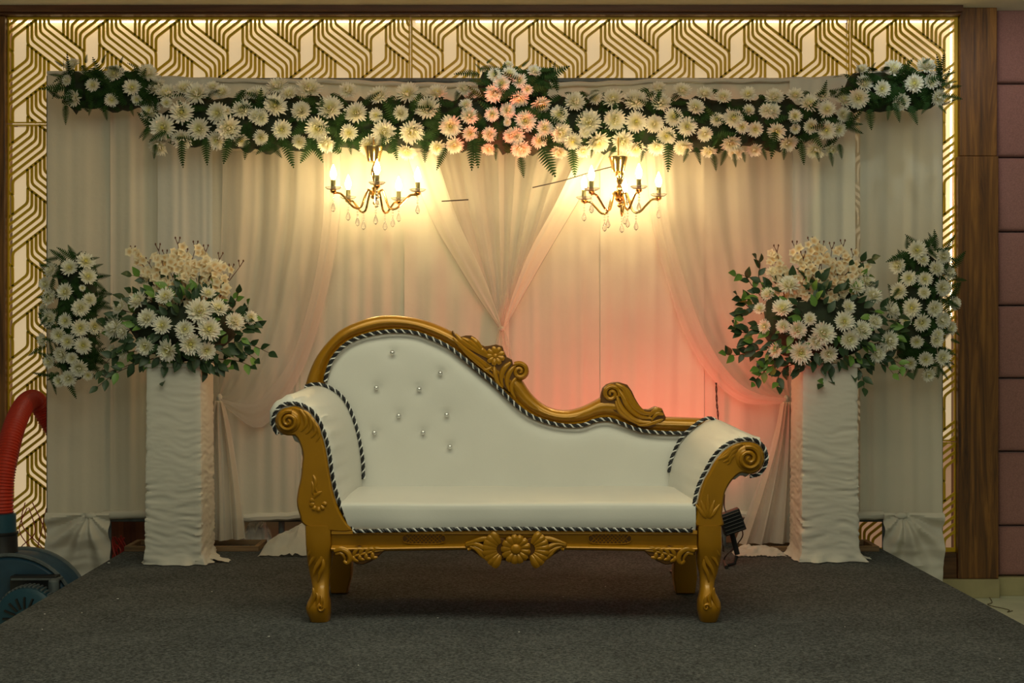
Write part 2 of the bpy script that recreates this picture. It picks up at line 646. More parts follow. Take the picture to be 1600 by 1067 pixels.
def lattice(rect_px, label, edges, board='backlight'):
    px0, py0, px1, py1 = rect_px
    A, B_ = W(px0, py0, WD), W(px1, py1, WD)
    x0, x1, z0, z1 = A.x, B_.x, B_.z, A.z
    th = tag(thing('lattice_panel', ((x0 + x1) / 2, WD, z0), label, 'lattice panel', 'gold lattice panels on the back wall'))
    fl_, fr_, fb_, ft_ = [(6.5 if c in edges else 2.0) / S7 for c in 'LRBT']
    b = MB()
    for lo, hi in (((x0, z0), (x0 + fl_, z1)), ((x1 - fr_, z0), (x1, z1)), ((x0 + fl_, z0), (x1 - fr_, z0 + fb_)), ((x0 + fl_, z1 - ft_), (x1 - fr_, z1))):
        b.box((lo[0], WD - 0.001, lo[1]), (hi[0], WD + 0.012, hi[1]))
    b.build('frame', 'lattice_gold', th, smooth=False)
    w = 0.0178 * CELL
    r = (x0 + .002, z0 + .002, x1 - .002, z1 - .002)
    b = MB()
    i0, i1 = int((x0 - XA) / CELL) - 2, int((x1 - XA) / CELL) + 2
    j0, j1 = int((ZA - z1) / CELL) - 2, int((ZA - z0) / CELL) + 2
    for i in range(i0, i1 + 1):
        for j in range(j0, j1 + 1):
            o = Vector((i * CELL, 0, -j * CELL))
            for li, pl in enumerate(CELL_LINES):
                P = [uv(*p) + o for p in pl]
                if all(p.x < x0 for p in P) or all(p.x > x1 for p in P) or all(p.z < z0 for p in P) or all(p.z > z1 for p in P):
                    continue
                nr = []
                for q in range(len(P)):
                    e1 = (P[q] - P[max(q - 1, 0)])
                    e2 = (P[min(q + 1, len(P) - 1)] - P[q])
                    if e1.length < 1e-9:
                        e1 = e2
                    if e2.length < 1e-9:
                        e2 = e1
                    t = (e1.normalized() + e2.normalized()).normalized()
                    nr.append(Vector((-t.z, 0, t.x)))
                for q in range(len(P) - 1):
                    cs = clip_seg(P[q], P[q + 1], r)
                    if not cs:
                        continue
                    L_ = (P[q + 1] - P[q]).length
                    ta, tb = (cs[0] - P[q]).length / L_, (cs[1] - P[q]).length / L_
                    na, nb = nr[q].lerp(nr[q + 1], ta) * w, nr[q].lerp(nr[q + 1], tb) * w
                    f, k = Vector((0, WD, 0)), Vector((0, WD + 0.009, 0))
                    a, c = cs
                    b.add([a - na + f, a + na + f, c + nb + f, c - nb + f, a - na + k, a + na + k, c + nb + k, c - nb + k],
                          [(0, 1, 2, 3), (4, 7, 6, 5), (0, 3, 7, 4), (1, 5, 6, 2)])
    b.build('lattice', 'lattice_gold', th, smooth=False)
    b = MB()
    b.box((x0 + .003, WD + 0.075, z0 + .003), (x1 - .003, WD + 0.095, z1 - .003))
    b.build('light_board', board, th, smooth=False)
    return th


LP0 = lattice((8, 24, 640.5, 192.5), 'wide gold lattice panel with woven lines at top left above the flower garland', 'LT')
LP1 = lattice((642.5, 24, 1327.5, 192.5), 'wide gold lattice panel over the middle and right of the garland', 'T')
LP2 = lattice((1329.5, 24, 1497.5, 689), 'tall narrow glowing gold lattice panel beside the brown timber post', 'TR')
lattice((8, 194.5, 250, 862), 'tall gold lattice panel behind the red hose and blower', 'LB')
lattice((1329.5, 691, 1497.5, 862), 'small dim gold lattice panel low beside the timber post', 'RB', 'dim_glow_board')
# LED strips hidden behind the lattice edges
for a, c, pn in (((18, 34), (636, 34), LP0), ((650, 34), (1322, 34), LP1), ((1336, 34), (1484, 34), LP2), ((1486, 44), (1486, 500), LP2)):
    b = MB()
    b.tube([W(a[0], a[1], WD + .045), W(c[0], c[1], WD + .045)], 0.006, 6)
    b.build('light_strip', 'led_light', pn)

# ------------------------------------------------------------------ stage
SL = lambda D: -1.966 - 0.0208 * (D - 7.184)
SR = lambda D: 1.893 - 0.0157 * (D - 7.317)
st = thing('stage', (0, 5.5, 0), 'low stage platform covered in dark charcoal carpet under the sofa', 'stage')
b = MB()
y0, y1 = 3.4, 7.50
b.loft([[(SL(y0) + .02, y0 + .02, z), (SR(y0) - .02, y0 + .02, z), (SR(y1) - .02, y1 - .02, z), (SL(y1) + .02, y1 - .02, z)] for z in (0, STAGE - 0.012)])
b.build('platform', 'black_plastic', st, smooth=False)
b = MB()
b.loft([[(SL(y0), y0, z), (SR(y0), y0, z), (SR(y1), y1, z), (SL(y1), y1, z)] for z in (0.01, STAGE)])
b.build('carpet', 'carpet', st, smooth=False, bevel=0.008)
# bits of lint and litter on the carpet
b = MB()
for px, py, r in ((184, 936, 2.0), (331, 925, 1.4), (684, 966, 1.6), (880, 933, 1.3), (170, 880, 2.2), (70, 960, 1.6), (66, 984, 1.4), (1562, 1030, 1.2),
                  (811, 988, 1.5), (946, 917, 1.2), (420, 995, 2.0), (128, 958, 1.2), (620, 932, 1.2), (1180, 1010, 1.1), (560, 1040, 1.4), (1320, 980, 1.1)):
    D = 2378 / (py - HOR)
    p = W(px, py, D)
    b.ball((p.x, p.y, STAGE + .002), r * .62 / F * D, 6, 4, (1.6, 1, .5))
tag(b.build('lint', 'cord_white'), 'tiny pale bits of lint scattered over the dark carpet', 'lint', kind='stuff')

# ================================================================== backdrop
CD = 7.32


def pleat(x, seed, amp):
    s = 0
    for k, (lam, a) in enumerate(((0.42, .5), (0.17, .6), (0.085, .35), (0.05, .12))):
        ph = noise.noise(Vector((x * 1.7 / lam * .3, seed * 3.1 + k * 7.7, 0))) * 3.0
        g = 0.5 + noise.noise(Vector((x * 2.2, seed + k * 11.3, 4.0)))
        s += a * g * math.sin(2 * PI * x / lam + ph + seed * 2.3)
    return amp * s


def cloth_rows(pxa, pxb, pya, pyb, D, seed, amp, nx=70, nz=16, top_fn=None):
    rows = []
    for j in range(nz + 1):
        v = j / nz
        row = []
        for i in range(nx + 1):
            u = i / nx
            px = pxa + (pxb - pxa) * u
            ta = top_fn(px) if top_fn else pya
            p = W(px, ta + (pyb - ta) * v, D)
            wob = 0.6 + 0.4 * v
            p.y += pleat(p.x + 0.02 * noise.noise(Vector((p.x * 2, p.z * 1.1, seed))), seed, amp) * wob
            p.y += 0.006 * noise.noise(Vector((p.x * 5, p.z * 4, seed + 3)))
            row.append(p)
        rows.append(row)
    return rows


top_line = lambda x: 122 + 9 * math.exp(-((x - 760) / 300) ** 2) + 0.8 * math.sin(x * 0.11) + 2.5 * abs(math.sin(x * .012))
bd = thing('backdrop', (0, CD, STAGE), 'large white cloth backdrop hung on a pipe frame behind the sofa', 'backdrop')
panels = [(172, 252, 118), (246, 332, 121), (326, 470, 122), (462, 640, 122), (632, 795, 122), (788, 945, 122), (938, 1100, 122), (1094, 1240, 122), (1234, 1336, 122)]
for k, (a, c, t) in enumerate(panels):
    b = MB()
    off = 0.0
    if k in (1, 8):
        off = -0.035
    b.grid(cloth_rows(a, c, t, 808, CD + off + 0.009 * (k % 2), k * 1.37 + .5, 0.016, 60, 14, top_line if 0 < k < 8 or k == 8 else None))
    b.build('cloth_panel', 'cool_cloth' if k in (1, 8) else 'backdrop_cloth', bd)
b = MB()
b.grid(cloth_rows(1326, 1356, 122, 806, CD + .03, 3.3, 0.006, 16, 8))
b.build('thin_strip', 'strip_sheer', bd)
# the loose top hem rolled over the bar, and the sagging hem at the bottom
b = MB()
rows = []
for i in range(121):
    px = 240 + (1332 - 240) * i / 120
    c = W(px, top_line(px), CD - .01)
    r = 0.012 + 0.003 * noise.noise(Vector((px * .03, 0, 0)))
    rows.append(c)
b.tube(rows, 0.013, 8)
b.build('top_hem', 'white_cloth', bd)
b = MB()
pts = []
for i in range(81):
    px = 160 + (1380 - 160) * i / 80
    pts.append(W(px, 806 + 3 * math.sin(px * 0.021) + 2 * noise.noise(Vector((px * .05, 2, 0))), CD))
b.tube(pts, [0.022 + 0.005 * noise.noise(Vector((i * .4, 0, 5))) for i in range(81)], 8)
b.build('bottom_hem', 'white_cloth', bd)
for a, c in (((160, 811), (1380, 811)), ((236, 126), (1336, 126))):
    b = MB()
    b.tube([W(*a, CD + .03), W(*c, CD + .03)], 0.014, 10)
    b.build('pipe', 'motor_grey', bd)
for px in (440, 800, 1130):
    b = MB()
    b.tube([W(px, 126, CD + .06), Vector((W(px, 0, CD + .06).x, CD + .06, STAGE))], 0.016, 10)
    b.build('pipe', 'motor_grey', bd)


# the two cloth wings standing on the floor beside the stage
def wing(pxa, pxb, pya, seed, label, knot_px, sgn):
    L = W((pxa + pxb) / 2, 0, CD + .04)
    th = thing('cloth_wing', (L.x, CD, 0), label, 'cloth wing', 'cloth covered side frames of the backdrop')
    b = MB()
    b.grid(cloth_rows(pxa, pxb, pya, 806, CD + .015, seed, 0.011, 46, 14))
    b.build('upper_cloth', 'backdrop_cloth', th)
    # lower part gathered round the bar, then falling to the floor
    b = MB()
    rows = []
    za, zb2 = W(0, 800, CD).z, 0.005
    qa, qb = W(pxa, 0, CD).x, W(pxb, 0, CD).x
    if sgn < 0:
        qb = W(174, 0, CD).x
    else:
        qa = W(1378, 0, CD).x
    kx = W(knot_px, 0, CD).x
    for j in range(49):
        v = j / 48
        row = []
        for i in range(81):
            u = i / 80
            x = qa + (qb - qa) * u
            z = za + (zb2 - za) * v
            d = math.hypot(x - kx, (z - za) * 1.0) + .02
            y = CD - 0.03 + 0.028 * math.sin(11 * math.atan2(z - za, x - kx)) * min(1, d * 5) * (1 - v) ** .5
            y -= 0.05 * math.exp(-((x - kx) / .09) ** 2 - ((v - .22) / .16) ** 2)
            y += 0.022 * (abs(noise.noise(Vector((x * 4 + z * 3, z * 13, seed)))) - .3) + .010 * abs(noise.noise(Vector((x * 7 - z * 6, z * 26, seed))))
            row.append((x, y, z))
        rows.append(row)
    b.grid(rows)
    b.build('lower_cloth', 'white_cloth', th)
    b = MB()
    kn = W(knot_px, 806, CD - .035)
    b.ball(kn, 0.022, 10, 6, (1.5, 1, .8))
    b.build('knot', 'white_cloth', th)
    for px in ((pxa + 3, 170) if sgn < 0 else (1382, pxb - 3)):
        b = MB()
        x = W(px, 0, CD + .05).x
        b.tube([(x, CD + .05, 0), (x, CD + .05, W(0, pya + 2, CD).z)], 0.014, 8)
        b.build('pole', 'motor_grey', th)
    b = MB()
    b.tube([W(pxa, pya, CD + .015), W(pxb, pya, CD + .015)], 0.011, 8)
    b.build('top_hem', 'white_cloth', th)
    b = MB()
    b.tube([W(pxa, 684, CD + .06), W(pxb - 30 if sgn < 0 else pxb, 686, CD + .06)], 0.012, 8)
    b.build('cross_bar', 'motor_grey', th)
    return th


wing(74, 178, 114, 21.3, 'narrow white cloth wing of the backdrop beside the red hose', 142, -1)
wing(1344, 1472, 114, 31.9, 'narrow white cloth wing of the backdrop beside the timber post', 1408, 1)


def swag_rows(edge_a, edge_b, D, n_u, n_v, folds, amp, seed, tight=0.22, tilt=0.0):
    """sheet spanned between two edge curves (pixel polylines at depth D), folds run along v"""
    A, B_ = wp(edge_a, D, n_v + 1), wp(edge_b, D, n_v + 1)
    rows = []
    for j in range(n_v + 1):
        v = j / n_v
        row = []
        for i in range(n_u + 1):
            u = i / n_u
            p = A[j].lerp(B_[j], u)
            g = (1 - v) * (1 - tight) + tight
            p.y += tilt * (u - .5) * (.35 + .65 * math.sin(PI * min(1, v * 1.1)))
            p.y += amp * g * (math.sin(2 * PI * folds * u + seed + 1.5 * noise.noise(Vector((u * 3, v * 1.2, seed)))) +
                              .3 * math.sin(2 * PI * folds * 2.3 * u + seed * 2))
            row.append(p)
        rows.append(row)
    return rows


# the sheer drape tied in a V at the centre
TD = 7.262
v_ = thing('tied_drape', W(783, 520, TD), 'sheer drape gathered into a V and tied above the middle of the sofa', 'drape', 'sheer drapes tied back on the backdrop')
b = MB()
b.grid(swag_rows([(632, 236), (672, 340), (712, 410), (748, 468), (779, 512)], [(792, 236), (790, 340), (788, 430), (786, 480), (784, 512)], TD, 70, 30, 4, 0.024, 1.0))
b.build('left_half', 'sheer', v_)
b = MB()
b.grid(swag_rows([(788, 236), (788, 340), (787, 430), (786, 480), (784, 512)], [(948, 236), (902, 318), (858, 392), (822, 455), (789, 512)], TD, 70, 30, 4, 0.024, 2.2))
b.build('right_half', 'sheer', v_)
b = MB()
b.ball(W(784, 514, TD), 0.016, 10, 6, (1.1, 1, .9))
b.build('knot', 'white_cloth', v_)
b = MB()
b.grid(swag_rows([(779, 516), (773, 540), (768, 600), (762, 720)], [(788, 516), (797, 540), (804, 600), (812, 720)], TD, 30, 14, 3, 0.02, .4, 1))
b.build('tail', 'sheer', v_)
# folded edge bands of the V, where the cloth lies double
for tl, e0, e1 in ((-.07, ((634, 238), (674, 340), (714, 410), (750, 468), (781, 512)), ((680, 238), (714, 340), (750, 418), (772, 474), (784, 512))),
               (.07, ((906, 238), (868, 318), (828, 392), (803, 455), (786, 512)), ((947, 238), (901, 318), (857, 392), (821, 455), (789, 512)))):
    b = MB()
    b.grid(swag_rows(e0, e1, TD - .045, 16, 26, 1.5, 0.006, 2.0, .5, tl))
    b.build('folded_edge', 'thin_sheer', v_)

ls = thing('tied_drape', W(345, 620, TD), 'sheer drape drawn aside and tied behind the pedestal beside the red hose side', 'drape', 'sheer drapes tied back on the backdrop')
b = MB()
b.grid(swag_rows([(348, 236), (346, 340), (343, 450), (340, 540), (341, 618)], [(532, 236), (530, 340), (512, 450), (478, 565), (430, 648), (395, 668), (345, 630)], TD, 80, 34, 4, 0.02, .3))
b.build('curtain', 'sheer', ls)
b = MB()
b.grid(swag_rows([(506, 236), (506, 340), (490, 450), (458, 555), (415, 615), (385, 630), (345, 622)], [(532, 236), (530, 340), (512, 450), (478, 565), (430, 648), (395, 668), (345, 630)], TD - .045, 14, 34, 1.5, 0.005, .3, .6, .07))
b.build('folded_edge', 'sheer', ls)
b = MB()
b.ball(W(343, 622, TD), 0.02, 10, 6, (.8, 1, 1.2))
b.build('knot', 'white_cloth', ls)
b = MB()
b.grid(swag_rows([(336, 626), (326, 680), (318, 760), (312, 846)], [(348, 626), (360, 680), (373, 760), (382, 842)], TD - .04, 36, 16, 3, 0.026, 1.4, 1))
b.build('tail', 'thin_sheer', ls)

rs = thing('tied_drape', W(1230, 620, TD), 'sheer pink lit drape drawn aside and tied behind the pedestal beside the floodlight', 'drape', 'sheer drapes tied back on the backdrop')
b = MB()
b.grid(swag_rows([(1238, 236), (1238, 340), (1236, 450), (1234, 540), (1232, 618)], [(1008, 236), (1018, 340), (1040, 430), (1072, 525), (1115, 594), (1165, 630), (1228, 630)], TD, 80, 34, 4, 0.02, 3.3))
b.build('curtain', 'sheer', rs)
b = MB()
b.grid(swag_rows([(1036, 236), (1044, 340), (1066, 430), (1096, 515), (1134, 578), (1175, 612), (1228, 622)], [(1008, 236), (1018, 340), (1040, 430), (1072, 525), (1115, 594), (1165, 630), (1228, 630)], TD - .045, 14, 34, 1.5, 0.005, .3, .6, .07))
b.build('folded_edge', 'sheer', rs)
b = MB()
b.ball(W(1229, 624, TD), 0.02, 10, 6, (.8, 1, 1.2))
b.build('knot', 'white_cloth', rs)
b = MB()
b.grid(swag_rows([(1222, 628), (1208, 690), (1180, 770), (1148, 850)], [(1236, 628), (1242, 690), (1250, 770), (1256, 848)], TD - .04, 40, 16, 4, 0.026, 1.4, 1))
b.build('tail', 'thin_sheer', rs)


# ------------------------------------------------------------------ cloth covered pedestals
def pedestal(px0, px1, D0, D1, ytop, label, seed):
    x0, x1 = W(px0, 0, D0).x, W(px1, 0, D0).x
    zt = W(0, ytop, D0).z
    th = thing('pedestal', ((x0 + x1) / 2, (D0 + D1) / 2, STAGE), label, 'pedestal', 'cloth covered pedestals holding the bouquets')
    per = []
    n = 16
    cor = [(x0, D0), (x1, D0), (x1, D1), (x0, D1)]
    for k in range(4):
        a, c = Vector(cor[k]), Vector(cor[(k + 1) % 4])
        for i in range(n):
            per.append(a.lerp(c, i / n))
    cx, cy = (x0 + x1) / 2, (D0 + D1) / 2
    rings = []
    nz = 150
    for j in range(nz + 1):
        v = j / nz
        z = STAGE + 0.004 + (zt - STAGE) * (1 - v)
        ring = []
        for i, p in enumerate(per):
            d = Vector((p.x - cx, p.y - cy))
            dn = d.normalized()
            k = i % n
            soft = 0.006 if k == 0 else 0
            a = i / len(per) * 2 * PI
            q = Vector((math.cos(a) * 1.2, math.sin(a) * 1.2, 0))
            wv = z * 34 + 2.2 * noise.noise(Vector((q.x * 1.3, q.y * 1.3, z * 2.5 + seed)))
            wr = .010 * (.45 - abs(noise.noise(Vector((q.x * 1.0, q.y * 1.0, wv + seed)))) * 1.6)
            wr += .0045 * (.4 - abs(noise.noise(Vector((q.x * 2.2, q.y * 2.2, wv * 2.3 + seed * 2)))) * 1.6)
            ed = min(k, n - k) / (n / 2)
            wr *= min(1, .18 + v * 1.0) * (1.35 - .75 * ed)
            fl = 0.045 * max(0, (v - .93) / .07) ** 2 * (0.6 + noise.noise(Vector((q.x * 3, q.y * 3, seed + 9))))
            e = wr + fl - soft + 0.008 * v
            ring.append((p.x + dn.x * e, p.y + dn.y * e, z))
        rings.append(ring)
    b = MB()
    b.loft(rings)
    b.build('cloth_cover', 'white_cloth', th)
    b = MB()
    b.box((x0 - .01, D0 - .01, zt - .004), (x1 + .01, D1 + .01, zt + .016))
    b.build('top_board', 'white_cloth', th, smooth=False, bevel=.006)
    # trailing corner of the cloth on the carpet
    b = MB()
    rows = []
    for j in range(7):
        row = []
        for i in range(9):
            u, v = i / 8, j / 6
            ex = x1 - .02 + u * (.14 if px0 < 800 else .10)
            ey = D0 + .06 + v * .16 * (1 - u * .6)
            row.append((ex, ey, STAGE + .004 + .03 * (1 - u) ** 1.5 + .012 * abs(noise.noise(Vector((u * 5, v * 5, seed))))))
        rows.append(row)
    b.grid(rows)
    b.build('cloth_hem', 'white_cloth', th)
    return th


pedestal(228, 314, 6.74, 7.03, 573, 'white cloth wrapped pedestal under the bouquet on the hose side', 2.0)
pedestal(1254, 1341, 6.83, 7.12, 573, 'white cloth wrapped pedestal under the bouquet beside the floodlight', 8.0)


def tray(px0, px1, label):
    D0, D1 = 7.17, 7.42
    x0, x1 = W(px0, 0, D0).x, W(px1, 0, D0).x
    th = thing('wooden_tray', ((x0 + x1) / 2, (D0 + D1) / 2, STAGE), label, 'wooden tray', 'bare wooden trays lying on the stage')
    for lo, hi in (((x0, D0), (x1, D0 + .025)), ((x0, D1 - .025), (x1, D1)), ((x0, D0 + .026), (x0 + .025, D1 - .026)), ((x1 - .025, D0 + .026), (x1, D1 - .026))):
        b = MB()
        b.box((lo[0], lo[1], STAGE), (hi[0], hi[1], STAGE + .026))
        b.build('rail', 'tray_wood', th, smooth=False, bevel=.002)


tray(194, 404, 'bare wooden tray frame lying flat behind the pedestal on the hose side')
tray(1162, 1374, 'bare wooden tray frame lying flat behind the pedestal by the floodlight')

# ================================================================== sofa
FD, BD = 5.40, 5.95
sofa = thing('sofa', (W(803, 0, 5.7).x, 5.7, STAGE), 'white leather sofa with carved gold frame and sloping back on the stage', 'sofa')
INNER = [(507.5, 640), (507, 612), (508, 596), (511, 582), (520, 560), (537.5, 540), (560, 527.5), (590, 519.5), (620, 517), (650, 520), (675, 529), (700, 541), (725, 560),
         (750, 581), (775, 602), (800, 627), (815, 640), (835, 652), (862, 661), (887, 665), (910, 664), (930, 657), (950, 655), (970, 661), (990, 669),
         (1012, 674), (1040, 676), (1074, 676)]
OUTER = [(474, 640), (475, 612), (479, 596), (483, 583), (492, 562), (507, 540), (530, 517), (555, 504), (585, 494.5), (615, 492.5), (650, 497), (680, 506), (712, 521), (742, 541),
         (768, 558), (797, 578), (812, 588), (828, 612), (845, 629), (865, 639), (887, 641.5), (907, 637), (925, 629), (945, 620), (975, 626), (1000, 646),
         (1020, 651), (1050, 652), (1104, 654)]
# backrest cushion (bulging panel)
NS = 90
inn = bez([W(x, y, BD) for x, y in INNER], NS)
zseat = W(0, 790, BD).z
b = MB()
BUTTONS = [(613, 551), (688, 583), (588, 606), (655, 608), (623, 649.5), (698, 648), (585, 676), (661, 675.5), (703, 698)]
bc = [W(x, y, BD - .045) for x, y in BUTTONS]
rows = []
inn2 = bez([W(x, y, BD) for x, y in INNER], 220)
for j in range(65):
    v = 1 - (1 - j / 64) ** 1.25
    row = []
    for p in inn2:
        z = zseat + (p.z + .004 - zseat) * v
        bul = 0.05 * (1 - math.exp(-max((1 - v) * (p.z - zseat), 0) / .03))
        for q in bc:
            d2 = (p.x - q.x) ** 2 + (z - q.z) ** 2
            if d2 < .01:
                bul -= .0075 * math.exp(-d2 / .00035) + .004 * math.exp(-d2 / .002)
        row.append(Vector((p.x, BD - bul + .012 + .002 * noise.noise(Vector((p.x * 6, z * 6, 2))), z)))
    rows.append(row)
b.grid(rows)
back = b.build('back_cushion', 'leather', sofa)
for p in bc:
    b = MB()
    b.lathe((p.x, p.y - .006, p.z), [(0.002, 0.012), (.0105, 0.011), (.0115, .004), (.008, -.003), (.004, -.0055), (.0005, -.006)], 10, 'Y')
    b.build('crystal_button', 'brass_silver' if 'brass_silver' in MATS else plain('brass_silver', (0.75, 0.75, 0.75), 0.12, metal=0.9), back)

# gold back frame: moulding swept between inner and outer outline
out = bez([W(x, y, BD) for x, y in OUTER], NS)
prof = [(0.0, 0.03), (0.0, -.012), (.06, -.026), (.14, -.030), (.20, -.022), (.24, -.020), (.36, -.034), (.55, -.044), (.75, -.042), (.90, -.030), (.98, -.012), (1.0, .01), (1.0, .05), (.5, .06)]
rings = []
for i in range(NS):
    rings.append([Vector((inn[i].x + (out[i].x - inn[i].x) * t, BD + d, inn[i].z + (out[i].z - inn[i].z) * t)) for t, d in prof])
b = MB()
b.loft(rings)
back_frame = b.build('back_frame', 'sofa_gold', sofa)


def stroke(b, pts, D, r, n=14, tip0=.3, tip1=.12, flat=.7, sides=7, peak=.35):
    """raised carved ridge along pixel points, radius r px at its fattest"""
    P = wp(pts, D, n)
    s = D / F
    rr = []
    for i in range(n):
        t = i / (n - 1)
        if t < peak:
            q = tip0 + (1 - tip0) * math.sin(t / peak * PI / 2)
        else:
            q = tip1 + (1 - tip1) * math.cos((t - peak) / (1 - peak) * PI / 2)
        rr.append(max(r * s * q, .0004))
    b.tube(P, rr, sides, flat=(Vector((0, 1, 0)), flat))


def spiral(b, cx, cy, r, turns, D, rr, a0=0, sgn=1, lift=.0, n=40):
    pts = []
    for i in range(n):
        t = i / (n - 1)
        a = a0 + sgn * t * turns * 2 * PI
        q = r * (1 - t * .93)
        p = W(cx + q * math.cos(a), cy + q * math.sin(a), D)
        p.y -= lift * t
        pts.append(p)
    s = D / F
    b.tube(pts, [rr * s * (1 - .45 * i / (n - 1)) for i in range(n)], 8)


def disc(b, cx, cy, r, D, h, n=20):
    c = W(cx, cy, D)
    s = D / F
    b.lathe((c.x, D, c.z), [(.001, -h), (r * s * .55, -h * .97), (r * s * .85, -h * .75), (r * s, -h * .3), (r * s, .02), (.001, .02)], n, 'Y')


def flower_relief(b, cx, cy, r_in, r_out, D, n, wid, a0=0, a1=2 * PI):
    for k in range(n):
        a = a0 + (a1 - a0) * (k + .5) / n
        stroke(b, [(cx + r_in * math.cos(a), cy + r_in * math.sin(a)), (cx + (r_in + r_out) / 2 * math.cos(a), cy + (r_in + r_out) / 2 * math.sin(a)),
                   (cx + r_out * math.cos(a), cy + r_out * math.sin(a))], D, wid, 8, .5, .55, .6, 7, .6)


# carving one: leaves, flower and scroll on the slope
CDp = BD - .047
b = MB()
poly = [(706, 519), (707, 516), (712, 524), (720, 526), (728, 524), (736, 524), (743, 528), (748, 533), (750, 538), (757, 541), (765, 540), (775, 538), (785, 541), (787, 548), (792, 558),
        (800, 562), (806, 590), (800, 612), (790, 608), (775, 592), (750, 570), (730, 552), (712, 538)]
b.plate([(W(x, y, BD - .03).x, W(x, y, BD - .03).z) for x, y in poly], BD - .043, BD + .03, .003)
b.build('carving_ground', 'groove_shade_gold', back_frame)
b = MB()
for pts, r in ((((712, 522), (722, 533), (740, 545), (765, 560)), 4.2), (((708, 527), (722, 542), (742, 558), (770, 580)), 4.0), (((722, 528), (734, 534), (750, 547), (766, 562)), 4.2),
               (((736, 527), (744, 534), (752, 545), (764, 556)), 4.2), (((714, 534), (730, 552), (752, 572), (778, 594)), 3.2), (((748, 540), (755, 548), (764, 556), (772, 564)), 4),
               (((772, 572), (774, 585), (778, 597), (786, 606)), 3.6), (((798, 566), (788, 576), (783, 590), (786, 604)), 4.6), (((804, 572), (796, 582), (792, 596), (796, 612)), 4.2),
               (((768, 574), (760, 578), (756, 576), (750, 570)), 3), (((806, 590), (800, 600), (800, 612), (806, 622)), 3.5)):
    stroke(b, pts, CDp, r, 14, .4, .2, .8)
flower_relief(b, 774, 556, 4, 15, CDp - .004, 9, 4.2)
disc(b, 774, 556, 4.5, CDp, .012, 12)
disc(b, 812, 580, 14.5, BD - .02, .018, 22)
spiral(b, 812, 580, 13, 1.6, BD - .042, 4.2, -PI * .7, 1, .008)
b.build('slope_carving', 'sofa_gold', back_frame)
# carving two: rolled acanthus
b = MB()
poly = [(940, 615), (942, 607), (948, 601), (956, 598), (967, 597), (980, 601), (987, 611), (992, 622), (998, 632), (1005, 640), (1015, 640), (1025, 635.5), (1034, 638), (1037, 645), (1040, 652),
        (1036, 660), (1018, 668), (1000, 668), (985, 660), (970, 648), (952, 638), (938, 628)]
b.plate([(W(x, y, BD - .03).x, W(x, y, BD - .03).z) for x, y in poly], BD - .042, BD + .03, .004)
b.build('carving_ground', 'groove_shade_gold', back_frame)
b = MB()
spiral(b, 955, 615, 13.5, 1.7, BD - .040, 4.4, PI * .1, -1, .010)
for pts, r in ((((962, 600), (974, 606), (982, 620), (992, 636), (1008, 646), (1030, 644)), 5.0), (((966, 608), (974, 620), (982, 636), (998, 650), (1020, 654)), 4.6),
               (((964, 618), (968, 632), (978, 646), (996, 658), (1020, 660)), 4.4), (((1034, 641), (1026, 640), (1019, 645), (1014, 652)), 4.0), (((1037, 648), (1028, 646), (1022, 651), (1018, 657)), 3.6),
               (((970, 602), (980, 610), (987, 622), (996, 634), (1006, 641)), 3.4), (((962, 626), (968, 642), (982, 654), (1000, 664)), 3.4), (((1036, 655), (1022, 660), (1008, 664), (996, 664)), 3.2)):
    stroke(b, pts, CDp, r, 16, .4, .25, .8)
b.build('scroll_carving', 'sofa_gold', back_frame)


def rope(pts, r, parent, pitch=0.033, name='rope_trim'):
    """two twisted strands, a fat black one and a thin white one"""
    P = []
    L = 0
    for a, c in zip(pts[:-1], pts[1:]):
        L += (c - a).length
    n = max(20, int(L / 0.005))
    P = bez(pts, n)
    core = MB()
    core.tube(P, r * .78, 7)
    o = core.build(name, 'cord_black', parent)
    for ph0, rr, mt, nm, off in ((0, r * .50, 'cord_black', 'black_strand', .62), (2.1, r * .50, 'cord_black', 'black_strand', .62), (4.2, r * .40, 'cord_white', 'white_strand', .80)):
        up = None
        H = []
        s = 0
        for i in range(n):
            t = (P[min(i + 1, n - 1)] - P[max(i - 1, 0)]).normalized()
            if up is None:
                up = t.cross(Vector((0.1, -1, .15)))
            up = (up - t * up.dot(t)).normalized()
            sd = t.cross(up)
            a = ph0 + 2 * PI * s / pitch
            H.append(P[i] + (up * math.cos(a) + sd * math.sin(a)) * r * off)
            if i < n - 1:
                s += (P[i + 1] - P[i]).length
        m = MB()
        m.tube(H, rr, 5)
        m.build(nm, mt, o)
    return o


rope([W(x, y, BD - .040) for x, y in INNER[2:]], .0078, sofa)

# arms --------------------------------------------------------------
F_L = [(548, 822), (541, 800), (535, 783), (530, 760), (526, 735), (521, 700), (514, 675), (505, 655), (494, 640), (479, 628), (462, 620), (446, 619), (431, 626), (421, 638), (418, 652), (421, 663),
       (428, 672), (437, 678), (450, 681), (462, 690), (470, 705), (470, 730), (467, 760), (466, 785), (470, 805), (478, 820)]
B_L = [(567, 800), (567, 785), (567, 765), (568, 745), (567, 720), (564, 695), (558, 668), (550, 645), (540, 627), (526, 612), (508, 603), (490, 602), (476, 607), (468, 615), (465, 626), (466, 637),
       (472, 645), (480, 651), (490, 656), (500, 665), (505, 680), (506, 700), (505, 720), (505, 750), (508, 765), (514, 790)]
F_R = [(1086, 822), (1086, 800), (1087, 783), (1091, 765), (1096, 747), (1103, 731), (1112, 715), (1124, 700), (1139, 689), (1154, 683), (1169, 681), (1182, 683), (1192, 690), (1199, 702), (1199, 717), (1194, 730),
       (1184, 739), (1171, 744), (1157, 746), (1146, 752), (1137, 764), (1132, 780), (1129, 795), (1128, 805), (1127, 813), (1126, 820)]
